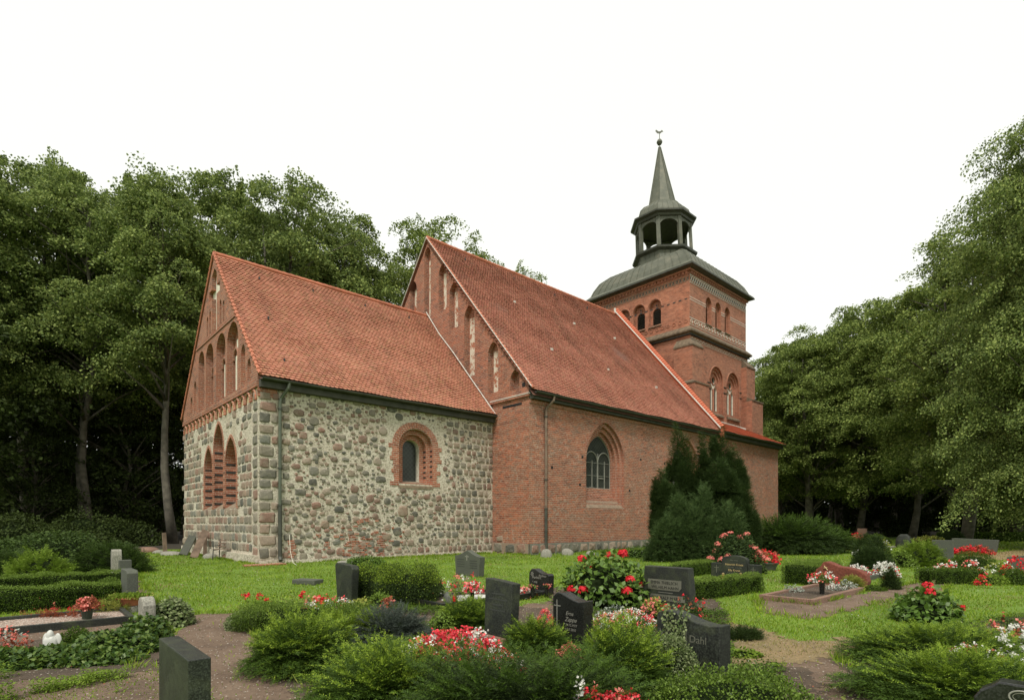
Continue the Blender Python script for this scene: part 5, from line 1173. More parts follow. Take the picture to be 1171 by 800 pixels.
pot('dark vase of red and pink flowers inside the brown kerb',GD(940,11.8),.06,.28,M['g_black'],['coral','pinkred','white'],40,z0=.06,ph=.2,pr=.24,fs=.05,name='flower_vase',cat='flower vase')
pot('grey stone trough of bright red flowers behind the arched stone',GD(876,18.3),.30,.26,M['g_grey'],['red','red','rust'],60,ph=.42,pr=.30,fs=.08,name='flower_trough',cat='planter',sx=1.3)
pot('white urn with a red brown wreath near the dark round shrub',GD(983,20.5),.11,.42,M['white_c'],['white'],20,ph=.12,pr=.16,fs=.06,name='urn',cat='urn')
pot('white vase of pale lilies beyond the dark round shrub',GD(1007.5,22.5),.09,.46,M['white_c'],['white','yellow'],24,ph=.40,pr=.30,fs=.09,name='flower_vase',cat='flower vase')
m=MB(); m.box(-.42,.0,-.3,.3,.1,.14); m.box(.005,.42,-.3,.3,.1,.14); tag(m.build('open_book_stone',[M['g_pale']],None,bevel=.01,loc=(*cxy(tuple(cD),.35,.55),0),rz=CR),'flat pale book shaped stone lying behind the red boulder','gravestone')
# angel figure by the ivy: a small seated stone cherub read as a pale lump with head and wings
o=empty('stone_cherub',(*GD(58,6.75),.13),0,label='small white stone cherub sitting in the ivy bed',cat='statue')
boulder('body',None,(0,0),.075,.06,.10,M['white_c'],None,21,parent=o); boulder('head',None,(0,-.01),.04,.04,.07,M['white_c'],None,22,z0=.085,parent=o,e=1,rg=.03)
for sx in(-1,1): boulder('wing',None,(sx*.07,.02),.045,.02,.09,M['white_c'],None,23,z0=.02,parent=o,e=1,rg=.05)
# ---------------------------------------------------------------- things by the church
o=empty('garden_bench',(*GD(266,23.6),0),R(-90)-TH+R(90),label='old iron framed slatted bench against the east wall',cat='bench')
o.rotation_euler=(0,0,R(-8))
for sx in (-.62,.55):
    m=MB(); m.tube([(sx,.0,0),(sx,.02,.42),(sx,.08,.85)],.02,6); m.tube([(sx,-.42,0),(sx,-.38,.40),(sx,.02,.42)],.02,6); m.tube([(sx,-.38,.40),(sx,-.36,.58),(sx,.04,.6)],.015,6); part(o,'frame',m,M['iron'])
for i in range(4): m=MB(); m.box(-.7,.63,-.38+i*.11,-.30+i*.11,.425,.445); part(o,'seat_slat',m,M['wood_dark'])
for i in range(3): m=MB(); m.box(-.7,.63,.015+i*.02,.04+i*.02,.52+i*.12,.58+i*.12); part(o,'back_slat',m,M['wood_dark'])
def P2(px,D,z=0): q=GD(px,D); return (q[0],q[1],z)
def board(label,a,b,w,t,mat,name='timber_board',cat='board'):
    a=Vector(a);b=Vector(b);d=(b-a).normalized(); s_=Vector((U[0],U[1],0)); s_=(s_-d*s_.dot(d)).normalized(); q=d.cross(s_); m=MB(); vs=[]
    for e in (a,b):
        for i,j in ((-1,-1),(1,-1),(1,1),(-1,1)): vs.append(e+s_*w/2*i+q*t/2*j)
    m.add(vs,[(3,2,1,0),(4,5,6,7),(0,1,5,4),(1,2,6,5),(2,3,7,6),(3,0,4,7)]); tag(m.build(name,[mat],None),label,cat)
board('long weathered timber leaning against the fieldstone east wall',P2(221,24.3),P2(235,25.4,1.18),.30,.12,M['wood_dark'])
board('short dark post standing behind the leaning timber',P2(234,25.6),P2(235,25.7,1.0),.14,.12,M['wood_dark'],'timber_post','post')
board('grey green stone slab leaning at the wall\'s north corner',P2(209,26.2),P2(220,27.6,.85),.34,.14,M['g_grey'],'stone_slab','slab')
board('mossy wooden post at the edge of the dark wood',P2(189,27.5),P2(187.5,27.5,1.05),.16,.16,M['wood_dark'],'wooden_post','post')
board('slim wooden post close to the wall\'s north corner',P2(211.5,30),P2(211.5,30,1.3),.13,.13,M['wood_dark'],'wooden_post','post')
for i,(px,D,rx,h,lb) in enumerate(((170,29,.55,.28,'flat brown field boulder nearest the mossy post'),(196,26.5,.5,.2,'pale flat stone between the two wooden posts'),(182,28,.3,.16,'small tan stone at the edge of the wood'),(240,24.2,.28,.22,'rubble stone under the bench end'),(262,23.6,.3,.3,'rounded grey rubble stone below the bench'),(280,23.0,.33,.26,'rubble stone beside the chancel corner'),(624.5,25.0,.26,.36,'round pale boulder at the foot of the nave drainpipe'),(649,26.6,.30,.30,'flat pinkish boulder on the grass before the nave'),(675,26.8,.22,.18,'small pale stone at the nave wall foot'),(395,20.6,.32,.16,'pale stone lying in the grass below the chancel wall'))):
    boulder('field_boulder',lb,GD(px,D),rx,rx*.7,h,M['g_pale'] if i not in (0,4) else M['g_brown'],'boulder',30+i)
m=MB(); m.box(-.35,.35,-.18,.18,0,.13); tag(m.build('stone_slab',[M['g_grey']],None,bevel=.02,loc=(*GD(352,14.2),0),rz=R(-20)),'low grey slab lying in the lawn left of the dark bushes','slab')
m=MB(); m.box(-.7,.7,-.25,.25,0,.05); tag(m.build('brick_apron',[M['brick_new']],None,loc=(*GD(303,20.3),0),rz=CR),'patch of loose brick rubble below the chancel downpipe','paving'); 
m=MB(); m.box(-.16,.16,-.10,.10,0,.22); tag(m.build('drain_gully',[M['iron']],None,bevel=.01,loc=(*GD(300,21.0),0),rz=CR),'small dark drain box at the chancel corner','drain')
m=MB(); m.tube([P2(331,20.9,1.1),P2(332,20.6,.5),P2(335,20.3,.1),P2(339,20.1,.03)],.010,6); tag(m.build('cable',[M['plaster']],None),'pale cable hanging down the rubble wall','cable')
# ---------------------------------------------------------------- plants
def B(name,label,cat,px,D,rx,ry,h,kind,**k): return bush(name,label,cat,GD(px,D),rx,ry,h,kind,**k)
def multi(name,label,cat,lobes,kind,group=None,dens=1,e=1.0,size=1.0,stem=True,puffs=0,mat=None):
    """one plant made of several rounded lobes: (px,D,rx,ry,h)"""
    x0,y0=GD(lobes[0][0],lobes[0][1]); o=empty(name,(x0,y0,0),0,label=label,cat=cat,group=group); 
    for (px,D,rx,ry,h) in lobes: x,y=GD(px,D); bush('foliage',None,None,(x-x0,y-y0),rx,ry,h,kind,parent=o,dens=dens,e=e,size=size,mat=mat or ('cypress' if puffs else None))
    rp=np.random.default_rng(int(lobes[0][0]))
    for i in range(puffs):          # the upright tufts a columnar conifer is made of
        px,D,rx,ry,h=lobes[i%len(lobes)]; x,y=GD(px,D); a=rp.uniform(0,6.28); f=rp.uniform(.05,.80); q=math.sqrt(max(.05,1-f*f))*.88; s_=rp.uniform(.75,1.25)
        bush('foliage',None,None,(x-x0+rx*q*math.cos(a),y-y0+ry*q*math.sin(a)),.19*s_*(rx/.5)**.5,.19*s_*(rx/.5)**.5,.78*s_,kind,parent=o,dens=dens*.9,e=e,size=size,z0=h*f,mat='cypress')
    if not stem: return o
    m=MB(); m.tube([(0,0,0),(0,0,.6)],.06,6); part(o,'stem',m,LM['twig']); return o
# foreground, left of centre
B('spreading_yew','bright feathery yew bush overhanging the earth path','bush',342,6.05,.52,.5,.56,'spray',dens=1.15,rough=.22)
B('spreading_yew','large feathery yew bush at the bottom edge left of the begonias','bush',452,4.75,.72,.55,.50,'spray',dens=1.15,rough=.22)
B('box_hedge_bush','low light green bush along the back of the bed beside the path','bush',355,8.2,1.0,.38,.40,'box',tips='box_tip',e=.6,dens=.7)
B('box_hedge_bush','low dark sided bush between the yew and the blue grey juniper','bush',400,7.4,.55,.30,.36,'yew',e=.6)
B('blue_juniper','blue grey creeping juniper in the middle of the bed','bush',447,7.25,.62,.40,.47,'spray',mat='blue',size=.8,rough=.3)
B('creeping_cover','dark glossy ground cover between juniper and red begonias','ground cover',482,6.15,.95,.45,.30,'box',dens=.9,rough=.2,mat='ivy',tips='box_tip',size=1.3)
B('variegated_shrub','small grey green shrub at the path edge','shrub',281,8.3,.28,.24,.27,'variegated')
flower_patch('begonias','broad patch of scarlet and white begonias in the foreground bed',GD(522,5.35),.66,.28,.50,['pinkred','pinkred','white','pinkred'],700,.032,leafm='box_tip',per=8)
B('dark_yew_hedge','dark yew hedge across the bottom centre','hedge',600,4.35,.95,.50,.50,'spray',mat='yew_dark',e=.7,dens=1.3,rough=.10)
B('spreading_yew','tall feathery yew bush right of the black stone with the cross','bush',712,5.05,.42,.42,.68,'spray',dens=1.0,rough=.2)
B('spreading_yew','small bright yew tuft between slab and black stone','bush',612,6.75,.36,.26,.40,'spray')
B('spreading_yew','green yew bush behind the leaning slab','bush',535,7.9,.45,.3,.46,'spray')
B('yellow_leaf_shrub','light yellow green shrub beside the blue grey juniper','shrub',503,7.6,.22,.2,.34,'leaf',mat='box_tip',size=.8)
flower_patch('begonias','scarlet begonias with one white clump at the bottom edge',GD(698,4.02),.27,.18,.37,['pinkred','red','coral','pinkred'],230,.028,leafm='rust',per=8)
flower_patch('white_flower','white flower clump left of the lower scarlet begonias',GD(667,4.0),.055,.05,.41,['white'],20,.03,per=8)
flower_patch('sedum','faded pink flower cluster before the black stone with the cross',GD(652,6.4),.15,.10,.20,['coral','rust','coral'],120,.018,leafm='rust')
flower_patch('begonias','pink flower clump left of the black stone with the cross',GD(625,8.4),.13,.1,.24,['coral','pinkred','coral'],110,.024)
flower_patch('begonias','red and white begonias in a row behind the ivy covered stone',GD(716,8.35),.52,.2,.24,['white','coral','white','pinkred'],330,.027,per=7)
flower_patch('grey_plants','grey feathery plants before the red and white begonias',GD(700,8.9),.35,.2,.26,['silver','silver'],60,.03,leafm='blue')
pot('bowl of yellow green and pink chrysanthemums before the dark trapezoid stone',GD(750,9.0),.14,.12,M['pot_g'],['yellow','yellow','coral'],60,ph=.22,pr=.19,fs=.05)
flower_patch('red_flowers','single deep red bloom beside the chrysanthemum bowl',GD(761,8.9),.04,.04,.16,['red'],8,.04,z0=.1)
flower_patch('small_rose','dark leaved rose with small red flowers beside the trapezoid stone',GD(790,9.2),.27,.2,.36,['red','rust'],36,.032,leafm='yew_dark',ld=1500)
M_h=[('red',9,.085,46)]
B('red_hydrangea','big hydrangea with crimson heads in front of the nave','hydrangea',690,10.6,.88,.66,1.0,'hydr',dens=1.0,rough=.14,flowers=[('red',15,.095,60)])
B('red_hydrangea','smaller hydrangea with two crimson heads on the right lawn','hydrangea',1058,8.95,.50,.42,.58,'hydr',flowers=[('red',3,.085,50)],size=.85)
B('pink_hydrangea','tall hydrangea covered in salmon pink heads before the conifers','hydrangea',843,17.2,.85,.6,1.25,'leaf',mat='cypress',size=1.6,flowers=[('coral',38,.10,26)])
# ivy on stone eight
o=B('variegated_ivy','white edged ivy climbing over the curved stone','ivy',766,5.36,.28,.16,.56,'variegated',dens=1.4)
B('variegated_ivy','white edged ivy spilling left of the curved stone','ivy',735,5.7,.26,.2,.34,'variegated',dens=1.0)
P=[];r_=np.random.default_rng(5)
for k in range(5):
    z=np.linspace(.25,.80,70); x=-.22+.055*k+.02*np.sin(z*14+k); P.append(np.stack([x+r_.normal(0,.016,70),-.125+r_.normal(0,.012,70),z*(.9+.05*(k%3))],1))
P=np.concatenate(P); n=len(P); v=kites(P,r_.normal(size=(n,3)),np.array([0,-1.,.4])+r_.normal(0,.4,(n,3)),.032,.026,.1)
x_,y_=GD(790,5.62); finish('ivy_tendrils',[(v,Q4(v),LM['variegated'])],(x_,y_,0),-TH,label='loose tendrils of white edged ivy hanging over the curved stone\'s face',cat='ivy')
B('acanthus','bright light green leafy plant beside the ivy covered stone','plant',733,4.95,.14,.14,.34,'leaf',mat='weed',size=2.0,dens=.7)
B('box_bush','broad box bush with yellow green tips at the bottom right of centre','bush',838,4.35,.72,.46,.42,'box',tips='box_tip',dens=1.0,rough=.14,size=1.15)
B('yew_tuft','low dark juniper tuft on the lawn behind the curved stone','bush',852,7.6,.25,.2,.16,'yew_dark')
B('weed_tuft','leafy green tuft on the dry grass','weed',850,6.6,.22,.14,.07,'leaf',mat='weed')
# right bed
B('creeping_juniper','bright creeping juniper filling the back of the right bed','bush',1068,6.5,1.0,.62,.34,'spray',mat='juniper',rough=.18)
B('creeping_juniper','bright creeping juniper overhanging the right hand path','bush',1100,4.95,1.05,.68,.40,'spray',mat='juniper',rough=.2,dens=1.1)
flower_patch('begonias','white begonias with dark leaves among the creeping juniper',GD(1118,5.35),.34,.1,.44,['white','rust','white'],130,.024,leafm='rust',per=8)
flower_patch('begonias','white begonia cluster at the right edge of the juniper bed',GD(1158,5.9),.14,.1,.46,['white'],70,.026,per=8)
flower_patch('sedum','pink sedum heads at the right edge above the juniper',GD(1158,7.1),.32,.18,.42,['coral','rust'],30,.045,leafm='yew_dark',ld=1400)
# middle right
cH=G(800,689); L=2.7; q=cxy(tuple(cH),L/2,.25); hedge('clipped_hedge','clipped box hedge running behind the lawn before the arched stone',q,L,.42,.40,CR-R(6),tips='box_tip')
q=GD(815,15.0); hedge('clipped_hedge','low back hedge beside the arched stone',(q[0]+.1,q[1]+1.6),2.4,.35,.40,CR,tips='box_tip')
q=GD(930,14.6); hedge('clipped_hedge','clipped hedge between the arched stone and the red boulder',q,1.7,.9,.52,CR,tips='box_tip')
B('yellow_green_heather','yellow green heather in the hedged grave','heather',805,12.8,.35,.3,.30,'leaf',mat='yellow',size=.6)
q=GD(1087,14.4); hedge('clipped_hedge','dark clipped hedge at the right with white flowers behind',q,1.45,.5,.36,R(2),kind='box')
B('dry_grass_tuft','dry pale grass stalks in front of the right clipped hedge','grass tuft',1058,11.2,.45,.12,.30,'yew',mat='dry',dens=.25,size=1.2)
flower_patch('begonias','white and pink flowers behind the right clipped hedge',GD(1095,15.8),.85,.12,.48,['white','coral','white','pinkred'],80,.06)
B('round_bush','dark rounded box bush behind the right clipped hedge','bush',1112,19,.72,.6,.55,'box',size=1.6,dens=.8)
B('round_bush','dark clipped bush before the right edge stone','bush',1160,14.2,.42,.4,.40,'box',size=1.5)
flower_patch('mixed_flowers','white and cream flowers left of the right edge stone',GD(1143,16.5),.4,.2,.40,['white','yellow','white'],60,.06)
flower_patch('red_flowers','bright red flowers before the right edge stone',GD(1160,15.2),.35,.15,.58,['red','red'],26,.08,ld=500)
B('green_perennials','light green perennials left of the right edge stone','plants',1133,14.2,.55,.35,.22,'leaf',mat='weed',size=1.2)
flower_patch('gladiolus','fallen red gladiolus stem beside the clipped hedge',GD(1122,13.9),.16,.06,.30,['red'],16,.05,ld=60)
flower_patch('red_flowers','row of deep red bedding flowers before the wide grey stone',GD(1110,26.5),.95,.22,.38,['red','rust','red'],240,.08,leafm='rust')
B('feathery_plants','tall feathery light green plants before the grey upright stone','plants',1052,20,.85,.6,.85,'fern',mat='weed',dens=1.4,size=.8)
B('green_perennials','bright green perennials behind the white begonias','plants',1028,19.5,.5,.4,.55,'leaf',mat='box_tip',size=1.8)
multi('dwarf_conifer','dark twin topped dwarf conifer in the middle of the right graves','conifer',[(988,19.2,.38,.36,1.12),(1003,19.2,.42,.36,1.15),(996,18.8,.62,.4,.8)],'yew_dark',size=1.3,dens=1.3,mat='cypress')
B('dwarf_conifer','tiny cone shaped conifer beside the kerb','conifer',1018.5,13.2,.20,.2,.50,'yew_dark',mat='cypress',e=1.2,dens=1.4)
B('low_conifer_mat','flat green conifer mat right of the red boulder','ground cover',997,12.9,.30,.2,.10,'box',size=1.5)
flower_patch('begonias','white begonias with red blooms left of the twin topped conifer',GD(978,15.8),.34,.2,.36,['white','white','white','red'],150,.055,leafm='yew_dark',per=5)
flower_patch('begonias','white begonias with red blooms right of the twin topped conifer',GD(1012,15.8),.36,.22,.36,['white','white','white','red'],170,.055,leafm='yew_dark',per=5)
flower_patch('silver_plants','silver leaved plants before the red boulder',GD(965,12.5),.36,.16,.26,['silver','white'],60,.035,leafm='silver')
flower_patch('silver_plants','low silver plants at the near end of the brown kerb',GD(908,12.2),.24,.14,.20,['silver'],40,.035,leafm='silver')
B('lily_grass','arching pale striped grass before the red boulder','grass tuft',974,12.9,.30,.2,.38,'fern',mat='yellow',dens=1.2,size=.35)
flower_patch('red_flowers','red bedding flowers on the far kerb before the brown stele',GD(964,31),.55,.25,.25,['red'],60,.1)
flower_patch('red_flowers','orange and red flowers beside the brown stele',GD(981,42),.5,.3,.75,['coral','red'],50,.14)
B('far_shrub','low green shrub right of the brown stele','shrub',1000,40,1.1,.6,.62,'box',size=3,tips='box_tip')
B('far_shrub','low green shrub left of the brown stele','shrub',970,38,.9,.6,.55,'box',size=3)
B('far_shrub','yellow green broad leaved shrub before the farthest boulder','shrub',1062,34,1.1,.6,.70,'leaf',mat='yellow',size=3)
B('far_shrub','round grey green shrub at the foot of the right hand trees','shrub',1087,36,.85,.8,1.05,'cypress',size=.9,dens=1.2)
hedge('long_hedge','long low dark hedge under the right hand trees',GD(1140,44),9,.8,.7,R(0),size=3,dens=1)
# behind the central bed
for i,(px,D,rx,ry,h,lb) in enumerate(((428,11.6,.50,.42,.72,'left of the two clipped dark bushes beside the plain dark stone'),(468,11.0,.62,.52,.74,'right of the two clipped dark bushes beside the plain dark stone'))): B('clipped_yew',lb,'bush',px,D,rx,ry,h,'box',e=.62,rough=.07,mat='yew_dark',tips='yew',size=1.2)
flower_patch('begonias','white and red flowers before the plain dark stone',GD(378,10.0),.50,.2,.26,['white','red','white','coral'],70,.045,ld=500)
flower_patch('red_flowers','scattered scarlet blooms on a dark bed along the lawn edge',GD(322,10.9),.95,.2,.24,['red'],7,.055,leafm='yew',ld=420,per=18)
flower_patch('yellow_plant','flat yellow green succulent beside the white and red flowers',GD(413,9.9),.28,.16,.20,['yellow'],60,.06,leafm='yellow')
B('leafy_plant','bright leafy plant before the right clipped dark bush','plant',435,9.9,.26,.2,.34,'leaf',mat='box_tip')
flower_patch('coral_flower','coral coloured bloom before the right clipped dark bush',GD(443,9.6),.09,.06,.30,['coral','rust'],22,.05,ld=100)
flower_patch('mixed_flowers','white and red flowers with pale bushy leaves behind the black kerb',GD(525,12.4),.55,.4,.38,['white','red','coral','yellow'],60,.045,leafm='variegated',ld=900)
flower_patch('mixed_flowers','white and pink bedding beside the small black stone',GD(597,11.6),.28,.16,.24,['white','coral','white','red'],60,.05)
flower_patch('red_flowers','little red begonias close by the big hydrangea\'s foot',GD(650,11.0),.2,.15,.2,['pinkred'],14,.045)
# ivy bed and left graves
multi('ivy_bed','thick ivy mound covering the left front grave','ivy',[(85,6.35,.80,.34,.17),(15,6.15,.55,.30,.18),(135,6.8,.52,.36,.24),(165,7.35,.30,.3,.34)],'ivy',dens=1.1,stem=False)
B('variegated_ivy','pale leaved ivy bush beside the low rough stone','ivy',196,8.6,.30,.3,.40,'ivy',mat='variegated',size=.8)
B('dark_shrub','small dark green shrub behind the cherub','shrub',88,7.1,.20,.18,.24,'box')
flower_patch('withered_flowers','brown withered flower clump at the left edge',GD(8,6.85),.22,.15,.30,['rust','coral','silver'],50,.035,leafm='rust')
qa=GD(140,10.9); q=cxy(tuple(qa),-2.0,0); hedge('clipped_hedge','nearer of the two clipped hedges at the left edge',q,4.3,.40,.42,CR,tips='box_tip')
qa=GD(138,13.3); q=cxy(tuple(qa),-2.6,0); hedge('clipped_hedge','farther of the two clipped hedges at the left edge',q,5.4,.40,.42,CR,tips='box_tip')
B('round_bush','bright green cushion on top between the left clipped hedges','bush',125,12.3,.40,.25,.36,'box',tips='box_tip')
B('yellow_grass','yellow green grassy plants on the gravel grave','grass tuft',118,9.6,.42,.28,.26,'yew',mat='yellow',size=1.0,dens=.6)
B('brown_heather','brown withered heather across the gravel grave','heather',62,9.0,.62,.16,.13,'yew',mat='rust',dens=.6)
flower_patch('red_flowers','four small red blooms before the nearer left hedge',GD(53,9.9),.4,.08,.30,['red'],4,.04,leafm='rust',ld=80,per=18)
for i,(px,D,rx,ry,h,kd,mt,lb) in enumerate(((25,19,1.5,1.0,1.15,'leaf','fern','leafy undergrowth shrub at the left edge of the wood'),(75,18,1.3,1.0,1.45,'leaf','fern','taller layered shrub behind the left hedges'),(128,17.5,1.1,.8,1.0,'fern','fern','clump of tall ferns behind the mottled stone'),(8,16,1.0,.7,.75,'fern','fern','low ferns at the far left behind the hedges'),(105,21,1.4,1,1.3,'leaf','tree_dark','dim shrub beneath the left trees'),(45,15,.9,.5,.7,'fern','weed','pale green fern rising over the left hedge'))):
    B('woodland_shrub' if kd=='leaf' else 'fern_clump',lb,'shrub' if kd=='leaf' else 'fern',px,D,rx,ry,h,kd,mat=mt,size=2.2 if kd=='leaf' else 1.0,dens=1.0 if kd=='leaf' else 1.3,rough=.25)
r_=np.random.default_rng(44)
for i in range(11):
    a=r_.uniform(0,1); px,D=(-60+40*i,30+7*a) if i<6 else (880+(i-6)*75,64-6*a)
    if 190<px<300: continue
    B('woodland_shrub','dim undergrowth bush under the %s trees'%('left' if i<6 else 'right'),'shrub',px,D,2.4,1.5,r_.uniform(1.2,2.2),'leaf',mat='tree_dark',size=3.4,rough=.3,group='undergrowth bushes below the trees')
# conifers before the nave
multi('columnar_conifer','left dark columnar conifer before the nave window','conifer',[(777,24.6,.66,.5,5.25),(757,24.2,.42,.4,3.7),(788,24.3,.6,.5,4.1),(768,24.0,.7,.5,3.2)],'yew_dark',e=.98,dens=2.0,size=1.7,puffs=80)
multi('columnar_conifer','right and taller dark columnar conifer before the nave','conifer',[(822,24.6,.66,.5,6.0),(803,24.4,.50,.45,5.2),(838,24.6,.68,.5,4.4),(850,24.2,.6,.5,3.1),(822,23.9,.95,.6,3.9)],'yew_dark',e=.98,dens=2.0,size=1.7,puffs=100)
multi('grey_green_conifer','wide grey green mounded conifer below the columnar ones','conifer',[(795,22.6,1.3,1.0,2.2),(765,22.4,.95,.8,1.9),(832,22.8,.9,.8,2.3),(803,22.9,.75,.7,2.7),(775,22.9,.7,.6,2.5)],'yew',dens=1.5,size=2.0,mat='bluegreen')
B('spreading_juniper','spreading green juniper at the nave\'s far corner','bush',903,27.8,2.1,1.6,1.85,'spray',mat='yew_dark',size=2.2,dens=1.7,rough=.25)
B('spreading_juniper','lower right end of green juniper near the trees','bush',940,29.0,1.7,1.3,1.15,'spray',mat='yew_dark',size=2.2,dens=1.7,rough=.25)
B('weed_tuft','nettles growing at the foot of the rubble wall','weeds',418,20.2,.8,.3,.35,'leaf',mat='hydr',size=1.2)
B('weed_tuft','nettles growing below the nave wall beside the hydrangea','weeds',735,24.5,1.2,.4,.5,'leaf',mat='hydr',size=1.5)
# ---------------------------------------------------------------- trees
LB='trees of the wood left of the church'; LR='trees of the wood right of the church'
def T(*a,**k): return tree(*a,**k)
for i,(kd,px,D,ty,lb) in enumerate((
 ('beech0',-40,38,201,'tall broadleaf tree at the left edge of the photo'),('beech1',30,44,214,'broadleaf tree second from the left edge'),('beech3',98,42,228,'forked grey trunked tree between the left edge and the gable'),
 ('beech2',195,40,235,'tall pale trunked tree beside the chancel gable'),('beech0',262,52,222,'tree rising behind the chancel gable point'),('beech1',330,50,236,'tree behind the chancel roof nearest its gable'),
 ('beech2',395,54,268,'tree behind the middle of the chancel roof'),('beech0',150,50,236,'tree in the second row behind the forked trunk'),('beech3',60,52,212,'tree in the second row at the left'))): T(kd,px,D,ty,lb,group=LB)
T('thin',505,62,258,'loose crowned tree behind the nave gable point'); T('thin',560,66,300,'small crown showing over the nave ridge'); T('thin',612,70,318,'smallest crown showing over the nave ridge',sc=.8); T('thin',462,58,268,'loose crowned tree left of the nave gable point')
for i,(px,D,ty,kd) in enumerate(((-110,50,300,'beech2'),(0,64,330,'beech0'),(110,66,350,'beech1'),(215,68,300,'beech3'),(300,72,290,'beech2'),(-80,34,300,'young0'),(20,50,380,'young1'),(85,48,430,'young0'),(150,46,440,'young1'),(250,60,420,'young0'),(-30,58,350,'beech3'),(180,58,370,'beech1'),(60,78,360,'beech2'),(260,85,330,'beech0'),(-60,80,340,'beech1'),(350,85,300,'beech3'),(40,40,470,'young1'),(-20,46,430,'young0'),(125,58,400,'young1'),(190,54,430,'young0'))):
    T(kd,px,D,ty,'shaded tree deep in the wood left of the church',group='trees deep in the left wood')
for i,(kd,px,D,ty,lb) in enumerate((
 ('lime0',890,66,412,'tree seen right beside the tower'),('lime1',925,60,396,'tree second from the tower on the right'),('lime2',985,58,359,'broad light green tree in the middle of the right wood'),('lime0',1045,52,352,'tree left of the great right hand tree'),
 ('lime1',960,72,379,'tree behind the light green one'),('lime2',1020,74,364,'second row tree behind the right wood\'s middle'))): T(kd,px,D,ty,lb,group=LR)
tree('bigr',1222,31,146,'huge leafy tree filling the right edge of the photo',rz=1.0,sc=.80)
T('lime1',1110,41,296,'leafy tree just left of the huge right hand tree',group=LR); T('lime0',1165,50,249,'tree behind the huge right hand tree',group=LR)
for i,(px,D,ty,kd) in enumerate(((905,85,425,'lime2'),(950,88,420,'beech0'),(1000,86,405,'beech1'),(1060,84,395,'beech2'),(1120,78,380,'lime1'),(1190,70,340,'beech3'),(1260,60,290,'lime2'),(1330,50,230,'beech0'),(880,100,440,'beech1'),(985,64,500,'young0'),(1035,62,500,'young1'),(915,70,500,'young0'),(1090,58,480,'young1'),(1150,52,470,'young0'),(1230,45,440,'young1'))):
    T(kd,px,D,ty,'shaded tree deep in the wood right of the church',group='trees deep in the right wood')
# ---------------------------------------------------------------- grass
r_=np.random.default_rng(3); n=330000
D=np.exp(r_.uniform(math.log(3.0),math.log(48),n)); X=r_.uniform(-1.15,1.15,n)*D
cs=(X-O[0])*U[0]+(D-O[1])*U[1]; ct=(X-O[0])*V[0]+(D-O[1])*V[1]
bad=((cs>-.15)&(ct>-.1)&(ct<Wc+.3)&(cs<Lc+30))|((cs>Lc-.1)&(cs<Lc+30)&(ct>-p-.1))
for pl in (path_a,path_l,path_s,path_b,path_c,path_d)+tuple(plots): bad|=inpoly(X,D,pl)&(r_.random(n)<.97)
bad|=inpoly(X,D,path_w)&(r_.random(n)<.45)
for pl in bed_polys: bad|=inpoly(X,D,pl)&(r_.random(n)<.93)
bad|=(inpoly(X,D,dry_p)|inpoly(X,D,dry_q))&(r_.random(n)<.6)
bad|=(X<-15)&(D>31); bad|=(D>52-.0*X)
pn=np.stack([X,D,0*X],1); bad|=((sn(pn,1.1,9)>.72)|(sn(pn,2.7,10)>.95))&(r_.random(n)<.75)
X=X[~bad];D=D[~bad]; n=len(X); pn=np.stack([X,D,0*X],1)
hh=(.028+.0016*D)*(1+.35*sn(pn,2.2,8))*r_.uniform(.6,1.35,n); ww=.0045+.0011*D
A=np.stack([r_.normal(0,.45,n),r_.normal(0,.45,n),np.ones(n)],1); N=np.stack([r_.normal(0,1,n),r_.normal(0,1,n),.3*np.ones(n)],1)
v=kites(np.stack([X,D,0*X],1),A,N,hh,ww,0)
dm=inpoly(X,D,dry_p)|inpoly(X,D,dry_q)|(r_.random(n)<.03+.45*(sn(pn,1.6,55)>.55)*(sn(pn,6,56)>-.1)); q=v.reshape(-1,4,3)
finish('grass',[(q[~dm].reshape(-1,3),Q4(q[~dm].reshape(-1,3)),LM['grass']),(q[dm].reshape(-1,3),Q4(q[dm].reshape(-1,3)),LM['dry'])],(0,0,0),kind='stuff')
# low weeds over the bare earth at the lower left and along edges, fallen leaves on the paths
n=12000; px=r_.uniform(-60,215,n); D=r_.uniform(3.1,5.7,n); X=(px-585.5)/635*D; pn=np.stack([X,D,0*X],1); m=(sn(pn,2.4,77)+.6*sn(pn,8,78)>.12)&~inpoly(X,D,path_a); X=X[m];D=D[m]; n=len(X)
P=np.repeat(np.stack([X,D,np.zeros(n)],1),6,0); w=len(P); P[:,:2]+=r_.normal(0,.02,(w,2)); P[:,2]=r_.uniform(.01,1,w)**1.5*np.repeat(.03+.05*(1+sn(pn[m],6,79)),6)*1.6; v=kites(P,np.stack([r_.normal(0,1,w),r_.normal(0,1,w),r_.uniform(-.1,.9,w)],1),np.array([0,0,1.])+r_.normal(0,.3,(w,3)),r_.uniform(.02,.045,w),.014,.1)
finish('weeds',[(v,Q4(v),LM['weed'])],(0,0,0),kind='stuff')
n=600; D=np.exp(r_.uniform(math.log(3.3),math.log(14),n)); X=r_.uniform(-1.0,1.0,n)*D; v=kites(np.stack([X,D,np.full(n,.02)+r_.uniform(0,.03,n)],1),np.stack([r_.normal(0,1,n),r_.normal(0,1,n),r_.normal(0,.1,n)],1),np.array([0,0,1.])+r_.normal(0,.25,(n,3)),r_.uniform(.018,.04,n),.018,.1)
v=v.reshape(-1,4,3); k_=int(n*.47); finish('fallen_leaves',[(v[:k_].reshape(-1,3),Q4(v[:k_].reshape(-1,3)),LM['rust']),(v[k_:2*k_].reshape(-1,3),Q4(v[k_:2*k_].reshape(-1,3)),LM['dry']),(v[2*k_:].reshape(-1,3),Q4(v[2*k_:].reshape(-1,3)),LM['silver'])],(0,0,0),kind='stuff')
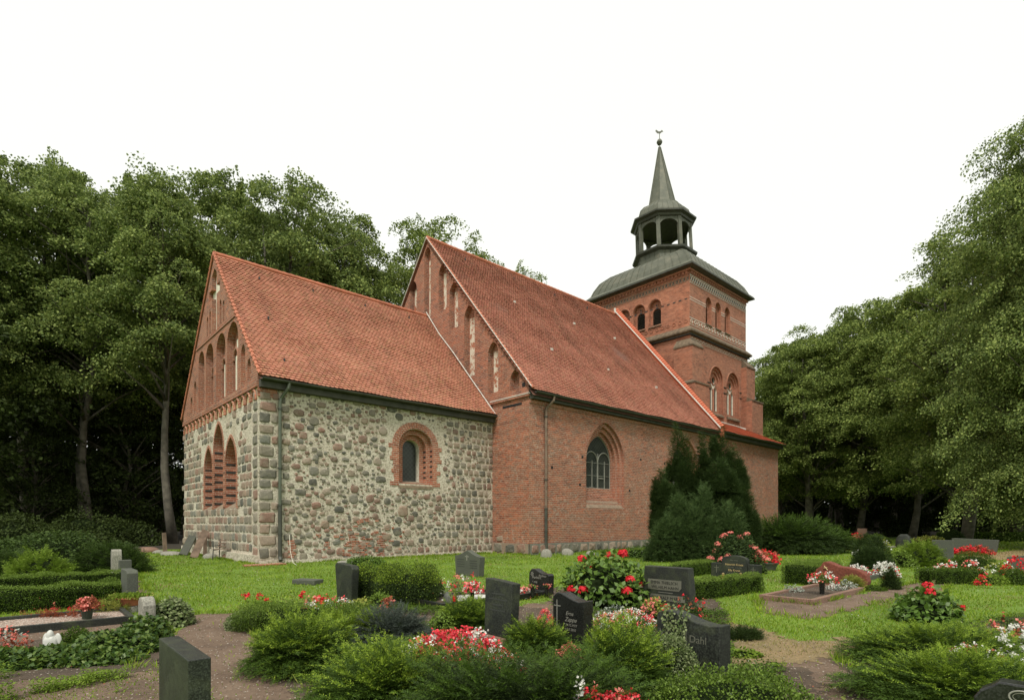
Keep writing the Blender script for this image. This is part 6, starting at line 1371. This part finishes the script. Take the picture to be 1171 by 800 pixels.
# daisies and pale specks in the lawn
n=1500; D=np.exp(r_.uniform(math.log(6),math.log(26),n)); X=r_.uniform(-1.,1.,n)*D; pn=np.stack([X,D,0*X],1); m=(sn(pn,.8,5)>-.1); 
cs=(X-O[0])*U[0]+(D-O[1])*U[1]; ct=(X-O[0])*V[0]+(D-O[1])*V[1]; m&=~(((cs>-.2)&(ct>-.2))|((cs>Lc-.2)&(ct>-p-.2)))
for pl in (path_a,path_l,path_s,path_b,path_c,path_d)+tuple(plots)+tuple(bed_polys): m&=~inpoly(X,D,pl)
X=X[m];D=D[m]; n=len(X); P=np.stack([X,D,.03+.0016*D],1); v=kites(P,r_.normal(size=(n,3))*[1,1,.1],np.array([0,-.3,1.])+r_.normal(0,.2,(n,3)),.010+.0007*D,.010+.0007*D,0)
finish('lawn_flowers',[(v,Q4(v),LM['white'])],(0,0,0),kind='stuff')

# the wood behind the first rows reads as one dark mass
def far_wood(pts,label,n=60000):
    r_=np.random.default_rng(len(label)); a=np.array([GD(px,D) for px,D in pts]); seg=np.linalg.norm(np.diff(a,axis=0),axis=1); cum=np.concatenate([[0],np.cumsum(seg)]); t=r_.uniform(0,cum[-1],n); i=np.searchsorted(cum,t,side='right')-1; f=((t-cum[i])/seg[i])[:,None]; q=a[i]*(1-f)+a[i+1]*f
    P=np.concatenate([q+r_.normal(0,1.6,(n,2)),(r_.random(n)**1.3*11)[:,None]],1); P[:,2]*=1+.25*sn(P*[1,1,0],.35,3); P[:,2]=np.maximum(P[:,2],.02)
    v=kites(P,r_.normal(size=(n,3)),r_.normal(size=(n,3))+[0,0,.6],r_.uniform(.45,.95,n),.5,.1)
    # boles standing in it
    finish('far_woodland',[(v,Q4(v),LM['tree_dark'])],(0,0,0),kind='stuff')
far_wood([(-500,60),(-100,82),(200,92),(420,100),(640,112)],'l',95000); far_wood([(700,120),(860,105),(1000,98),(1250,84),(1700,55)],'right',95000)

# low ground cover between the shrubs of the beds
r_=np.random.default_rng(91); Vv=[]
for pl,dn in ((bed_polys[0],900),(bed_polys[2],500)):
    P_=np.array(pl); a=P_.min(0); b=P_.max(0); n=int(dn*(b-a).prod()); X=r_.uniform(a[0],b[0],n); D=r_.uniform(a[1],b[1],n); pn=np.stack([X,D,0*X],1)
    m=inpoly(X,D,pl)&(sn(pn,3.2,17)>-.35)&~inpoly(X,D,path_c)&~inpoly(X,D,path_a)&~inpoly(X,D,path_b); X=X[m];D=D[m];pn=pn[m]
    hh=.03+.06*(1+sn(pn,5,18)); P=np.repeat(np.stack([X,D,hh],1),3,0); w=len(P); P[:,:2]+=r_.normal(0,.025,(w,2)); P[:,2]*=r_.uniform(.1,1,w); Vv.append(kites(P,r_.normal(size=(w,3))*[1,1,.4],np.array([0,0,1.])+r_.normal(0,.4,(w,3)),r_.uniform(.025,.05,w),.02,.1))
v=np.concatenate(Vv); finish('ground_cover',[(v,Q4(v),LM['box'])],(0,0,0),kind='stuff')
B('spreading_yew','small green yew tuft between the two clipped bushes and the leaning slab','bush',548,9.0,.32,.25,.26,'spray')
B('leafy_plant','dark leafy plant at the foot of the black stone with the cross','plant',690,6.6,.3,.2,.22,'leaf',mat='box')
B('leafy_plant','green leafy plant left of the ivy covered stone\'s foot','plant',705,6.0,.25,.2,.26,'leaf',mat='weed')

# pebbles and crumbs of earth on the bare paths
r_=np.random.default_rng(123); n=26000; D=np.exp(r_.uniform(math.log(3.1),math.log(13),n)); X=r_.uniform(-1.05,1.05,n)*D; m=np.zeros(n,bool)
for pl in (path_a,path_l,path_w,path_s,path_b,path_c,path_d,dry_p): m|=inpoly(X,D,pl)
X=X[m];D=D[m];n=len(X); sz=r_.uniform(.003,.008,n)*(1+.05*D); o8=np.array([(1,0,0),(0,1,0),(-1,0,0),(0,-1,0),(0,0,.8),(0,0,-.5)])
Vp=(o8[None]*r_.uniform(.6,1.3,(n,6,1))*sz[:,None,None])+np.stack([X,D,.014+0*X],1)[:,None]; tr=np.array([(0,1,4),(1,2,4),(2,3,4),(3,0,4)])
pm=NT('pebble'); g_=pm.n('NewGeometry'); pm.base(pm.ramp(g_.outputs['Random Per Island'],[(0,(.06,.04,.028)),(.45,(.13,.09,.065)),(.8,(.20,.16,.12)),(1,(.36,.33,.28))])); pm.rough(.95)
link('pebbles',np_mesh('pebbles',Vp.reshape(-1,3),[(tr[None]+6*np.arange(n)[:,None,None]).reshape(-1,3)],[pm.m]),kind='stuff')
# rough uncut grass along the foot of the walls, the kerbs and the path edges
Pe=[]
def edge(a,b,n,w=.06):
    t=r_.random(n)[:,None]; Pe.append(np.array(a)*(1-t)+np.array(b)*t+r_.normal(0,w,(n,2)))
cn=[cxy(tuple(O),a,b) for a,b in ((-.25,Wc),(-.25,-.2),(Lc,-.2),(Lc-.1,-p-.2),(Lc+27,-p-.2))]
for a,b in zip(cn[:-1],cn[1:]): edge(a,b,int(260*math.dist(a,b)),.07)
for pl in (path_a,path_b,path_d,path_s):
    for a,b in zip(pl,pl[1:]+pl[:1]): edge(a,b,int(110*math.dist(a,b)),.06)
for pl in plots[1:3]:
    for a,b in zip(pl,pl[1:]+pl[:1]): edge(a,b,int(120*math.dist(a,b)),.04)
q=np.concatenate(Pe); q=q[sn(np.concatenate([q,0*q[:,:1]],1),4,31)>-.2]; n=len(q); P=np.concatenate([q,np.zeros((n,1))],1)
v=kites(P,np.stack([r_.normal(0,.5,n),r_.normal(0,.5,n),np.ones(n)],1),r_.normal(size=(n,3)),r_.uniform(.05,.15,n),.006+.0008*q[:,1]); finish('rough_grass',[(v,Q4(v),LM['grass'])],(0,0,0),kind='stuff')
